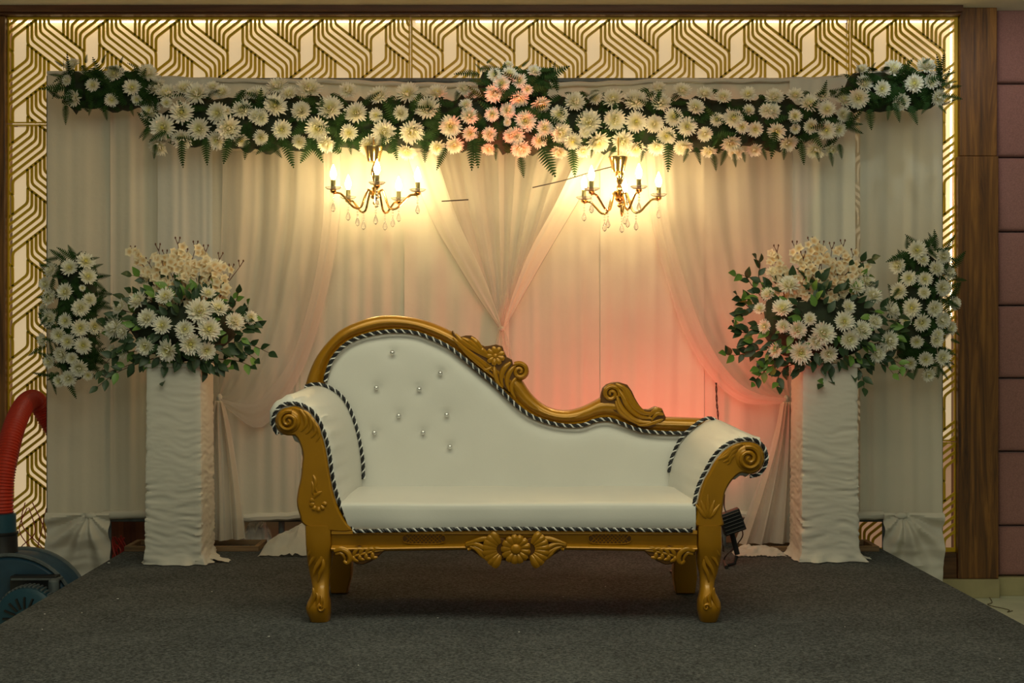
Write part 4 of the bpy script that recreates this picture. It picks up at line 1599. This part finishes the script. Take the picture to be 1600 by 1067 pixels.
cluster('flower_garland', 'small white chrysanthemum cluster on the top corner over the hose side wing', C1, 7.05, lambda x: 138, lambda x: 40, 92, 240, 75, .17,
        [(105, 165, 106, 196), (98, 120, 80, 118), (100, 105, 88, 96), (135, 100, 140, 86), (160, 100, 170, 86), (190, 100, 196, 88), (165, 165, 170, 190), (145, 160, 142, 183), (95, 140, 82, 146), (205, 165, 212, 184)])
cluster('flower_garland', 'small bushy cluster of white flowers on top of the garland above the V drape', CENT, 6.98, lambda x: 128, lambda x: 30, 746, 860, 60, .16,
        [(752, 110, 741, 100), (760, 100, 772, 92), (845, 110, 862, 112), (850, 120, 866, 124), (755, 130, 742, 134), (815, 105, 828, 96), (850, 135, 864, 142)])
cluster('flower_garland', 'white chrysanthemum cluster on the top corner next to the timber post', CR, 7.04, lambda x: 142 - 6 * (x - 1320) / 160, lambda x: 40, 1324, 1478, 75, .17,
        [(1357, 170, 1358, 204), (1330, 175, 1320, 204), (1396, 160, 1403, 192), (1388, 165, 1384, 190), (1420, 165, 1430, 196), (1450, 160, 1436, 180), (1468, 135, 1492, 128), (1470, 150, 1500, 156), (1465, 165, 1476, 180), (1440, 100, 1452, 92), (1360, 108, 1366, 98), (1470, 120, 1490, 114)])


def column(label, flowers, cx, y0, y1, hw, n_fern, hang):
    D, thick = 7.05, .18
    th = thing('flower_garland', W(cx, y1, D + .1), label, 'flower garland', 'flower garlands on the backdrop')
    b = MB()
    rings = []
    for j in range(19):
        t = j / 18
        py = y0 + 8 + (y1 - y0 - 18) * t
        e = min(1, math.sin(t * PI) * 3 + .12)
        ring = []
        for k in range(14):
            a = 2 * PI * k / 14
            q = 1 + .2 * noise.noise(Vector((py * .05, math.cos(a) * 1.5, math.sin(a) * 1.5 + cx)))
            p = W(cx + hw * .70 * e * math.cos(a) * q, py, D)
            p.y = D + thick * .55 - math.sin(a) * thick * .42 * e * q
            ring.append(p)
        rings.append(ring)
    b.loft(rings)
    b.build('leafy_core', 'foliage_dark', th)
    cy = (y0 + y1) / 2

    def surf(px, py):
        qx = max(-1, min(1, (px - cx) / hw))
        return D + thick * .55 - thick * .5 * math.sqrt(max(.1, 1 - .85 * qx * qx)), Vector((qx * .7, -1, (cy - py) / (y1 - y0) * .7))

    for px, py, d in flowers:
        y, nrm = surf(px, py)
        p = W(px, py, y - .03)
        put_mum(th, p, nrm + Vector((rnd.uniform(-.25, .25), 0, rnd.uniform(-.2, .25))), d * 1.16 / F * y)
    for k in range(n_fern):
        t = rnd.uniform(.03, .97)
        py = y0 + (y1 - y0) * t
        e = min(1, math.sin(t * PI) * 2 + .3)
        px = cx + hw * e * rnd.uniform(-.95, .95)
        y, nrm = surf(px, py)
        a = rnd.uniform(0, 2 * PI)
        d = Vector((math.cos(a) + (px - cx) / hw * .6, -.3, math.sin(a)))
        put_fern(th, W(px, py, y), d, nrm + Vector((rnd.uniform(-.4, .4), 0, rnd.uniform(-.4, .4))), rnd.uniform(.06, .11))
    for px, py, tx, ty in hang:
        a, c = W(px, py, D - .01), W(tx, ty, D - .01)
        put_fern(th, a, c - a, Vector((0, -1, .2)), (c - a).length)


column('upright garland of white chrysanthemums hung on the cloth wing beside the red hose', WL, 112, 396, 604, 42, 130,
       [(140, 420, 160, 412), (145, 440, 166, 455), (150, 470, 166, 462), (105, 590, 118, 622), (80, 580, 84, 606), (100, 405, 90, 396), (120, 400, 128, 392), (75, 495, 60, 510), (80, 410, 72, 408), (150, 500, 163, 512), (140, 405, 155, 402)])
column('upright garland of white chrysanthemums hung on the cloth wing beside the timber post', WR, 1443, 380, 586, 46, 140,
       [(1420, 395, 1386, 408), (1470, 395, 1480, 386), (1450, 385, 1456, 376), (1480, 470, 1500, 480), (1485, 530, 1500, 536), (1475, 560, 1488, 580), (1432, 570, 1428, 592), (1405, 450, 1394, 466), (1410, 480, 1400, 500)])


# ------------------------------------------------------------------ bouquets on the pedestals
def bouquet(label, flowers, cx, cy, rx, ry, D, sprays, twigs, n_leaf, seed, under):
    r = random.Random(seed)
    th = thing('flower_bouquet', W(cx, 572, D), label, 'bouquet', 'large bouquets on the pedestals')
    b = MB()
    c = W(cx, cy, D)
    s = D / F
    rings = []
    for i in range(11):
        t = PI * (i + .02) / 10.04
        ring = []
        for k in range(16):
            a = 2 * PI * k / 16
            q = 1 + .25 * noise.noise(Vector((math.cos(a) * 2, math.sin(a) * 2, t * 2 + seed)))
            ring.append((c.x + rx * .74 * s * math.sin(t) * math.cos(a) * q, c.y + .16 * math.sin(t) * math.sin(a) * q, c.z - ry * .72 * s * math.cos(t) * q))
        rings.append(ring)
    b.loft(rings)
    b.build('leafy_core', 'foliage_dark', th)

    def surf(px, py):
        qx, qz = (px - cx) / rx, (cy - py) / ry
        d = qx * qx + qz * qz
        y = D - .20 * math.sqrt(max(.0, 1 - .8 * min(d, 1.2)))
        return y, Vector((qx * .9, -1, qz * .8 + .1))

    for px, py, d in flowers:
        y, nrm = surf(px, py)
        p = W(px, py, y - .02)
        put_mum(th, p, nrm + Vector((r.uniform(-.3, .3), 0, r.uniform(-.1, .4))), d * 1.16 / F * y)
    nl = 0
    for k in range(n_leaf):
        a = r.uniform(0, 2 * PI)
        q = math.sqrt(r.uniform(.05, 1.05))
        px, py = cx + rx * q * math.cos(a), cy + ry * q * math.sin(a)
        y, nrm = surf(px, py)
        d = Vector((math.cos(a) + r.uniform(-.6, .6), -r.uniform(0, .5), -math.sin(a) * .8 + r.uniform(-.5, .3)))
        ln = r.uniform(.045, .075)
        m = LEAF_L if r.random() < .16 else LEAF_D
        inst('leaf', m, th, W(px, py, y + .01), quat_dir(d, nrm + Vector((r.uniform(-.6, .6), 0, r.uniform(-.2, .7)))), ln)
    for pts, nlv in sprays:
        P = [W(x, y, D - .10 + .03 * math.sin(i * 1.3)) for i, (x, y) in enumerate(pts)]
        Q = bez(P, 12)
        b = MB()
        b.tube(Q, [.003 * (1 - .6 * i / 11) for i in range(12)], 5)
        sp = b.build('leaf_spray', 'twig', th)
        for k in range(nlv):
            t = (k + 1) / nlv
            i = min(11, int(t * 11))
            tdir = (Q[min(i + 1, 11)] - Q[max(i - 1, 0)]).normalized()
            sd = Vector((-tdir.z, 0, tdir.x)) * (1 if k % 2 else -1)
            d = tdir * .7 + sd * (.75 if k < nlv - 1 else .0) + Vector((0, -.2, 0))
            m = LEAF_L if r.random() < .30 else LEAF_D
            inst('leaf', m, sp, Q[i], quat_dir(d, Vector((r.uniform(-.5, .5), -1, r.uniform(0, .6)))), r.uniform(.05, .068))
    for (x0, y0, x1, y1, nb) in twigs:
        nb = int(nb * 1.9)
        P = bez([W(x0, y0, D - .06), W(x0 + (x1 - x0) * .45 + r.uniform(-6, 6), y0 + (y1 - y0) * .5, D - .08), W(x1, y1, D - .07 + r.uniform(-.05, .05))], 14)
        b = MB()
        b.tube(P, [.0035 * (1 - .65 * i / 13) for i in range(14)], 5)
        e = P[-1]
        for sx in (-.012, .010):
            b.tube([P[-2], e + Vector((sx, 0, .018))], .0018, 4)
            b.ball(e + Vector((sx, 0, .02)), .004, 6, 4, (1, 1, 1.6))
        tw = b.build('blossom_branch', 'twig', th)
        for k in range(nb):
            t = r.uniform(.05, .95)
            p = P[int(t * 13)] + Vector((r.uniform(-.032, .032), r.uniform(-.05, .01), r.uniform(-.025, .025)))
            nrm = Vector((r.uniform(-.7, .7), -1, r.uniform(-.3, .8)))
            inst('blossom', BLOSSOM, tw, p, nrm.to_track_quat('Z', 'Y'), r.uniform(.038, .054))
    # stems run down into the pedestal top
    b = MB()
    for k in range(6):
        b.tube([(c.x + .02 * math.cos(k), c.y + .02 * math.sin(k), c.z - .05), (c.x + .05 * math.cos(k), c.y + .05 * math.sin(k), W(0, 573, 6.74).z + .02)], .005, 5)
    b.build('stems', 'leaf_dark', th)


PL = crop(0, 260, [(750, 880, 105), (865, 840, 120), (1035, 815, 115), (715, 1005, 140), (770, 1030, 95), (920, 950, 115), (1015, 995, 115), (1245, 905, 155), (1365, 885, 115), (1300, 795, 90), (1340, 640, 130), (1465, 970, 115),
                   (1565, 945, 85), (1155, 1020, 115), (1305, 1020, 145), (910, 715, 95)])
PL += crop(0, 520, [(710, 110, 80), (770, 120, 85), (910, 85, 115), (1050, 110, 135), (1190, 70, 135), (1290, 110, 110), (1150, 5, 90)])
PR = crop(1200, 260, [(130, 745, 125), (35, 665, 95), (90, 890, 125), (-20, 1000, 85), (95, 1000, 85), (185, 1020, 110), (260, 955, 80), (345, 1045, 140), (475, 970, 120), (585, 1025, 120), (500, 880, 95), (550, 755, 110), (615, 725, 115),
                      (655, 810, 110), (665, 970, 95), (770, 900, 115), (0, 800, 85), (-50, 890, 75)])
PR += crop(1200, 520, [(45, 110, 90), (205, 125, 135), (300, 50, 115), (380, 130, 105), (510, 40, 125), (680, 130, 110), (755, 50, 120)])
spL = [(((255, 470), (235, 446), (222, 434), (206, 430)), 6), (((250, 480), (230, 466), (215, 462), (205, 456)), 4), (((240, 560), (205, 572), (178, 585), (153, 604)), 9), (((230, 545), (195, 552), (172, 560), (158, 580)), 7),
       (((320, 500), (350, 490), (365, 480), (372, 458)), 6), (((330, 540), (370, 535), (395, 540), (420, 551)), 9), (((330, 560), (355, 562), (375, 565), (392, 572)), 6), (((280, 565), (262, 580), (258, 590), (256, 596)), 5),
       (((300, 560), (330, 566), (350, 572), (358, 574)), 5), (((350, 505), (375, 495), (385, 488), (388, 478)), 5), (((215, 520), (190, 512), (175, 510), (165, 505)), 6), (((345, 545), (375, 548), (392, 556), (400, 562)), 6),
       (((240, 500), (215, 490), (196, 486), (186, 478)), 5), (((225, 560), (190, 575), (172, 580), (162, 590)), 6)]
twL = [(250, 470, 208, 392, 9), (262, 480, 247, 388, 12), (275, 490, 278, 378, 14), (290, 490, 306, 384, 14), (300, 490, 322, 390, 13), (315, 480, 345, 402, 11), (330, 480, 377, 414, 9), (268, 500, 258, 398, 12), (285, 500, 290, 396, 14),
       (305, 500, 330, 420, 12), (278, 520, 270, 430, 9), (300, 520, 310, 440, 9), (340, 470, 362, 420, 6), (256, 470, 232, 410, 7)]
bouquet('cream and white bouquet with blossom twigs on the pedestal nearer the red hose', PL, 286, 510, 112, 72, 6.86, spL, twL, 190, 3, 575)
spR = [(((1195, 470), (1175, 446), (1165, 432), (1150, 428)), 7), (((1195, 455), (1185, 430), (1188, 415), (1182, 405)), 6), (((1190, 490), (1170, 480), (1160, 470), (1152, 462)), 7), (((1190, 520), (1165, 520), (1150, 515), (1146, 508)), 7),
       (((1190, 545), (1165, 552), (1148, 555), (1134, 553)), 8), (((1215, 565), (1195, 580), (1184, 590), (1178, 598)), 8), (((1235, 565), (1222, 580), (1215, 592), (1216, 604)), 6), (((1270, 570), (1285, 585), (1290, 592), (1284, 600)), 6),
       (((1310, 560), (1340, 575), (1348, 590), (1350, 606)), 8), (((1330, 560), (1365, 565), (1385, 572), (1396, 584)), 7), (((1350, 560), (1385, 560), (1405, 568), (1418, 582)), 8), (((1320, 430), (1340, 412), (1350, 408), (1362, 404)), 6),
       (((1315, 455), (1335, 438), (1348, 432), (1358, 432)), 5), (((1250, 565), (1230, 572), (1205, 572), (1185, 576)), 6), (((1360, 540), (1385, 530), (1400, 520), (1412, 510)), 6)]
twR = [(1245, 470, 1205, 400, 9), (1240, 475, 1213, 390, 11), (1255, 480, 1242, 384, 12), (1270, 490, 1266, 378, 14), (1285, 490, 1284, 384, 14), (1295, 490, 1300, 386, 13), (1305, 480, 1317, 382, 12), (1320, 470, 1334, 396, 10),
       (1262, 500, 1255, 400, 12), (1290, 500, 1310, 410, 12), (1275, 520, 1278, 420, 11), (1230, 480, 1210, 420, 8), (1310, 490, 1345, 418, 9), (1268, 530, 1262, 450, 9)]
bouquet('cream and white bouquet with blossom twigs on the pedestal by the floodlight', PR, 1280, 506, 122, 78, 6.94, spR, twR, 200, 5, 575)


# ================================================================== chandeliers
def chandelier(px, py, D, angs, label, cap_py, rad, cable_pts):
    c = W(px, py, D)
    th = thing('chandelier', c, label, 'chandelier', 'crystal chandeliers in front of the backdrop')
    top = W(px - 2, cap_py, D)
    b = MB()
    b.lathe(top, [(.004, -.052), (.012, -.05), (.030, -.046), (.034, -.030), (.040, 0.0), (.046, .022), (.046, .028), (.004, .03)], 16)
    b.build('canopy', 'brass', th)
    b = MB()
    H = top.z - c.z - .05
    b.lathe(c, [(.003, -.012), (.016, -.008), (.024, .004), (.018, .014), (.010, .02), (.014, .034), (.019, .05), (.012, .066), (.008, .075), (.015, .09), (.022, .11), (.019, .135), (.010, .16), (.007, .17), (.012, .18), (.010, .19), (.004, H)], 14)
    b.build('stem', 'brass', th)
    b = MB()
    b.ball(c + Vector((0, 0, -.028)), .012, 10, 6)
    b.build('finial', 'brass', th)
    tilt = Matrix.Rotation(math.radians(-5), 3, 'X')
    for k, a in enumerate(angs):
        a = math.radians(a)
        d = Vector((math.cos(a), -math.sin(a), 0))
        L = lambda r, z: c + tilt @ (d * r * rad + Vector((0, 0, z)))
        P = bez([L(.06, .01), L(.16, .035), L(.24, .0), L(.34, -.055), L(.50, -.060), L(.68, -.025), L(.84, .004), L(1.0, .002)], 26)
        b = MB()
        b.tube(P, .0058, 7)
        arm_ = b.build('arm', 'brass', th)
        tip = L(1.0, 0)
        b = MB()
        b.lathe(tip, [(.003, .0), (.012, .004), (.017, .012), (.012, .018), (.004, .02)], 12)
        b.build('cup', 'brass', arm_)
        b = MB()
        b.lathe(tip + Vector((0, 0, .016)), [(.010, .0), (.030, .004), (.042, .014), (.040, .016), (.029, .007), (.010, .004)], 14)
        b.build('glass_dish', 'crystal', arm_)
        b = MB()
        b.lathe(tip + Vector((0, 0, .020)), [(.0105, 0), (.0115, .002), (.0115, .044), (.0085, .047), (.003, .047)], 12)
        b.build('candle_sleeve', 'candle_sleeve', arm_)
        b = MB()
        b.lathe(tip + Vector((0, 0, .066)), [(.006, 0), (.011, .010), (.0155, .024), (.0145, .038), (.009, .054), (.004, .066), (.0008, .074)], 10)
        b.build('bulb', 'bulb_glow', arm_)
        b = MB()
        z = tip.z - .008
        for q in range(3):
            for ox in (-.012, .012) if q == 2 else (0,):
                pass
            b.ball((tip.x, tip.y, z - q * .014), .0055, 8, 5)
        b.lathe((tip.x, tip.y, z - .082), [(.0005, 0), (.008, .006), (.012, .016), (.009, .028), (.004, .040), (.001, .046)], 8)
        b.build('crystal_drop', 'crystal', arm_)
        m = L(.42, -.066)
        b = MB()
        for q in range(3):
            b.ball((m.x, m.y, m.z - q * .014), .005, 8, 5)
        b.lathe((m.x, m.y, m.z - .085), [(.0005, 0), (.008, .006), (.012, .016), (.009, .028), (.004, .040), (.001, .050)], 8)
        b.build('crystal_drop', 'crystal', arm_)
    if cable_pts:
        b = MB()
        b.tube(bez([W(x, y, d) for x, y, d in cable_pts], 20), .003, 5)
        b.build('cable', 'wire_dark', th)
    # hanger rod up to the garland
    b = MB()
    b.tube([top + Vector((0, 0, .028)), W(px - 2, 215, D + .02)], .004, 6)
    b.build('rod', 'brass', th)


chandelier(586, 308, 6.98, (10, 82, 154, 226, 298), 'brass chandelier with candle bulbs and crystal drops on the hose side of the V drape', 238, .215, [(690, 314.5, 7.12), (715, 313, 7.12), (732, 312, 7.12)])
chandelier(968, 312, 6.98, (66, 138, 210, 282, 354), 'brass chandelier with candle bulbs and crystal drops on the floodlight side of the V drape', 254, .195,
           [(968, 258, 6.98), (950, 262, 7.03), (920, 270, 7.1), (880, 282, 7.1), (832, 293, 7.1)])

# ================================================================== small things
# flood lamp at the back of the sofa
fl = thing('floodlight', W(1142, 880, 6.72), 'black floodlight tilted on a bracket stand behind the low arm of the sofa', 'floodlight')
cen = W(1143, 815, 6.70)
ax = (W(985, 520, 7.3) - cen).normalized()
q = ax.to_track_quat('-Y', 'Z')
M = Matrix.Translation(cen) @ Matrix.Rotation(math.radians(-20), 4, 'Y')
b = MB()
v0 = len(b.v)
b.box((-.052, -.03, -.052), (.052, .03, .052))
for k in range(6):
    b.box((-.046, -.044, -.046 + k * .0165), (.046, -.03, -.040 + k * .0165))
b.v = [tuple(M @ Vector(p)) for p in b.v]
b.build('lamp_housing', 'black_plastic', fl, smooth=False, bevel=.003)
b = MB()
b.box((-.045, .031, -.045), (.045, .034, .045))
b.v = [tuple(M @ Vector(p)) for p in b.v]
b.build('lamp_glass', emissive('red_glow', (1.0, .12, .07), 6.0), fl, smooth=False)
b = MB()
b.tube([cen + Vector((-.005, .0, -.03)), W(1148, 850, 6.72), W(1152, 866, 6.72)], .013, 8)
b.build('post', 'black_plastic', fl)
b = MB()
e = W(1151, 868, 6.72)
b.tube([e, Vector((e.x - .01, 6.72, STAGE + .012)), Vector((W(1134, 0, 6.7).x, 6.69, STAGE + .008))], .009, 8)
b.tube([Vector((W(1130, 0, 6.72).x, 6.62, STAGE + .009)), Vector((W(1136, 0, 6.72).x, 6.80, STAGE + .009))], .009, 8)
b.build('bracket', 'black_plastic', fl)
b = MB()
b.tube(bez([W(1134, 800, 6.70), W(1130, 785, 6.72), W(1132, 772, 6.75), W(1134, 800, 6.76), W(1160, 830, 6.76), W(1152, 850, 6.78), W(1136, 866, 6.78), W(1131, 874, 6.8)], 40), .003, 5)
b.build('cable', 'wire_dark', fl)
# the uplight standing hidden behind the sofa
ul = thing('uplight', W(1062, 880, 6.50), 'small black uplight standing out of sight behind the sofa back', 'uplight')
p = Vector((W(1062, 0, 6.50).x, 6.50, STAGE))
b = MB()
b.lathe(p, [(.03, .001), (.045, .004), (.045, .012), (.012, .016), (.010, .09), (.03, .10), (.042, .115), (.044, .20), (.040, .203), (.038, .19), (.003, .185)], 18)
b.build('housing', 'black_plastic', ul)
# hanging twin cable at the swag
b = MB()
P = bez([W(1119, 598, 7.16), W(1120, 630, 7.16), W(1122, 656, 7.16), W(1121, 720, 7.16), W(1124, 800, 7.16), W(1130, 861.5, 7.16)], 120)
for ph in (0, PI):
    b.tube([P[i] + Vector((math.cos(i * .55 + ph), math.sin(i * .55 + ph), 0)) * .003 for i in range(120)], .0026, 5)
tag(b.build('twisted_cable', 'wire_dark'), 'thin twisted dark cable hanging below the pink lit drape behind the sofa arm', 'cable')


# crumpled cloth / plastic behind the sofa
def crumple(name, label, cat, outline, D0, D1, seed, mat, h):
    n, m = 34, 12
    x0, x1 = outline
    rows = []
    for j in range(m + 1):
        v = j / m
        row = []
        for i in range(n + 1):
            u = i / n
            e = math.sin(u * PI) ** .55
            x = W(x0 + (x1 - x0) * u, 0, D0).x
            y = D0 + (D1 - D0) * v + .03 * noise.noise(Vector((u * 5, v * 4, seed)))
            z = STAGE + .003 + h * e * math.sin(min(1, v * 1.25 + .02) * PI * .62) * (1 + .55 * noise.noise(Vector((u * 6, v * 5, seed + 3)))) + .3 * h * abs(noise.noise(Vector((u * 13, v * 8, seed)))) * e
            row.append((x, y, z))
        rows.append(row)
    b = MB()
    b.grid(rows)
    return tag(b.build(name, mat), label, cat)


crumple('crumpled_cloth', 'long crumpled pale cloth heap on the carpet behind the tall arm of the sofa', 'cloth', (402, 545), 6.98, 7.22, 3.0, 'plastic_white', .11)
crumple('plastic_bag', 'small shiny white plastic bag lying between the pedestal and the cloth heap', 'plastic bag', (376, 424), 7.44, 7.49, 12.0, 'cord_white', .10)
crumple('crumpled_cloth', 'small white cloth puddle on the carpet between floodlight and pedestal', 'cloth', (1150, 1230), 6.98, 7.12, 6.0, 'plastic_white', .035)

# reddish wooden board behind the left side
b = MB()
b.box((W(168, 0, 7.62).x, 7.60, .0), (W(236, 0, 7.62).x, 7.635, W(0, 800, 7.62).z))
tag(b.build('wooden_board', 'red_wood', smooth=False, bevel=.003), 'reddish brown wooden board standing upright behind the backdrop near the hose', 'board')
# tangle of red wires
def wires(label, seeds, region, D, mat, n, r):
    rr = random.Random(seeds)
    b = MB()
    x0, y0, x1, y1 = region
    for k in range(n):
        pts = [W(rr.uniform(x0, x1), y0 + (y1 - y0) * (i / 4) + rr.uniform(-6, 6), D + rr.uniform(-.02, .02)) for i in range(5)]
        b.tube(bez(pts, 26), r, 5)
    return tag(b.build('wire_tangle', mat), label, 'wires')


wires('tangle of thin red wires hanging before the lattice above the blower', 4, (28, 790, 76, 938), 7.5, 'wire_red', 5, .0028)
wires('bundle of thick red wires on the floor beside the wooden board', 9, (172, 842, 200, 942), 7.47, 'wire_red', 9, .0045)

# thread on the marble floor
b = MB()
fz = lambda px, py: Vector(((px - 800) / F * (CAM_H / ((py - HOR) / F)), CAM_H / ((py - HOR) / F), .003))
b.tube(bez([fz(1546, 934), fz(1550, 942), fz(1543, 945), fz(1552, 948), fz(1566, 951), fz(1577, 954), fz(1574, 957), fz(1582, 955)], 40), .0022, 5)
tag(b.build('loose_thread', 'thread'), 'thin curly thread lying on the marble floor beside the stage', 'thread')

# ------------------------------------------------------------------ blower with red hose
bl = thing('blower', (W(20, 0, 7.0).x, 7.0, 0), 'dark blue blower with ribbed red hose on the floor beside the stage', 'blower')
cx, cz = W(18, 0, 7.0).x, 0.0
BX = W(22, 0, 7.0).x
b = MB()
pl = []
R = .30
zc = .02
for k in range(30):
    a = PI * k / 29
    q = R * (1 + .05 * math.sin(a))
    pl.append((BX + q * math.cos(a) * 1.08, max(.0, zc + q * math.sin(a))))
b.plate(pl, 6.92, 7.16, .02)
b.build('volute_housing', 'blower_blue', bl)
b = MB()
rim = [(x, z) for x, z in pl]
b.tube([(x * 1.0, 6.93, z + .004) for x, z in rim], .010, 6)
b.tube([(x * 1.0, 7.15, z + .004) for x, z in rim], .010, 6)
b.build('housing_rim', 'motor_grey', bl)
b = MB()
b.box((W(20, 0, 6.9).x, 6.86, W(0, 928, 6.9).z), (W(92, 0, 6.9).x, 6.93, W(0, 898, 6.9).z))
b.build('motor_bracket', 'black_plastic', bl, smooth=False, bevel=.004)
b = MB()
b.box((W(18, 0, 6.85).x, 6.84, W(0, 906, 6.85).z), (W(94, 0, 6.85).x, 6.90, W(0, 903.5, 6.85).z))
b.build('bracket_edge', 'motor_grey', bl, smooth=False)
b = MB()
mc = W(42, 965, 6.75)
sM = 6.75 / F
b.lathe((mc.x, 6.72, mc.z), [(.002, 0), (40 * sM, .0), (47 * sM, .012), (48 * sM, .10), (40 * sM, .15), (.002, .15)], 26, 'Y')
mo = b.build('motor', 'blower_teal', bl)
b = MB()
for k in range(16):
    a = 2 * PI * k / 16
    d = Vector((math.cos(a), 0, math.sin(a)))
    o = Vector((mc.x, 6.717, mc.z))
    b.tube([o + d * 16 * sM, o + d * 34 * sM], .006, 5)
b.build('cooling_slots', 'black_plastic', mo)
b = MB()
for k in range(24):
    a = PI * k / 23
    d = Vector((math.cos(a), 0, math.sin(a)))
    b.tube([Vector((mc.x, 6.75, mc.z)) + d * 48 * sM, Vector((mc.x, 6.83, mc.z)) + d * 48 * sM], .006, 5)
b.build('cooling_ribs', 'motor_grey', mo)
b = MB()
cc = W(84, 915, 6.82)
b.tube([(cc.x, cc.y, cc.z - .03), (cc.x, cc.y, cc.z + .022)], .026, 14)
b.ball((cc.x, cc.y, cc.z + .022), .025, 12, 6, (1, 1, .5))
b.build('capacitor', 'motor_grey', bl)
hx = W(2, 0, 7.05).x
b = MB()
b.lathe((hx, 7.05, 0), [(.06, .29), (.086, .295), (.080, .31), (.077, .42), (.082, .425), (.082, .435), (.06, .44)], 22)
b.build('outlet_neck', 'black_plastic', bl)
b = MB()
b.lathe((hx, 7.05, 0), [(.05, .436), (.072, .437), (.070, .525), (.05, .53)], 22)
b.build('cuff', 'blower_teal', bl)
zz = lambda py, D: W(0, py, D).z
P0 = bez([Vector((hx, 7.05, .51)), W(3, 760, 7.06), W(10, 715, 7.10), W(22, 668, 7.20), W(36, 636, 7.36), W(50, 624, 7.48), W(62, 632, 7.54), W(72, 652, 7.57), W(90, 680, 7.58), W(112, 720, 7.58)], 840)
L = 0
rad = []
for i in range(840):
    t = i / 839
    rad.append(.058 - .010 * min(1, t * 1.3) + .0032 * math.sin(2 * PI * i / 10.4))
b = MB()
b.tube(P0, rad, 20)
b.build('hose', 'hose_red', bl)
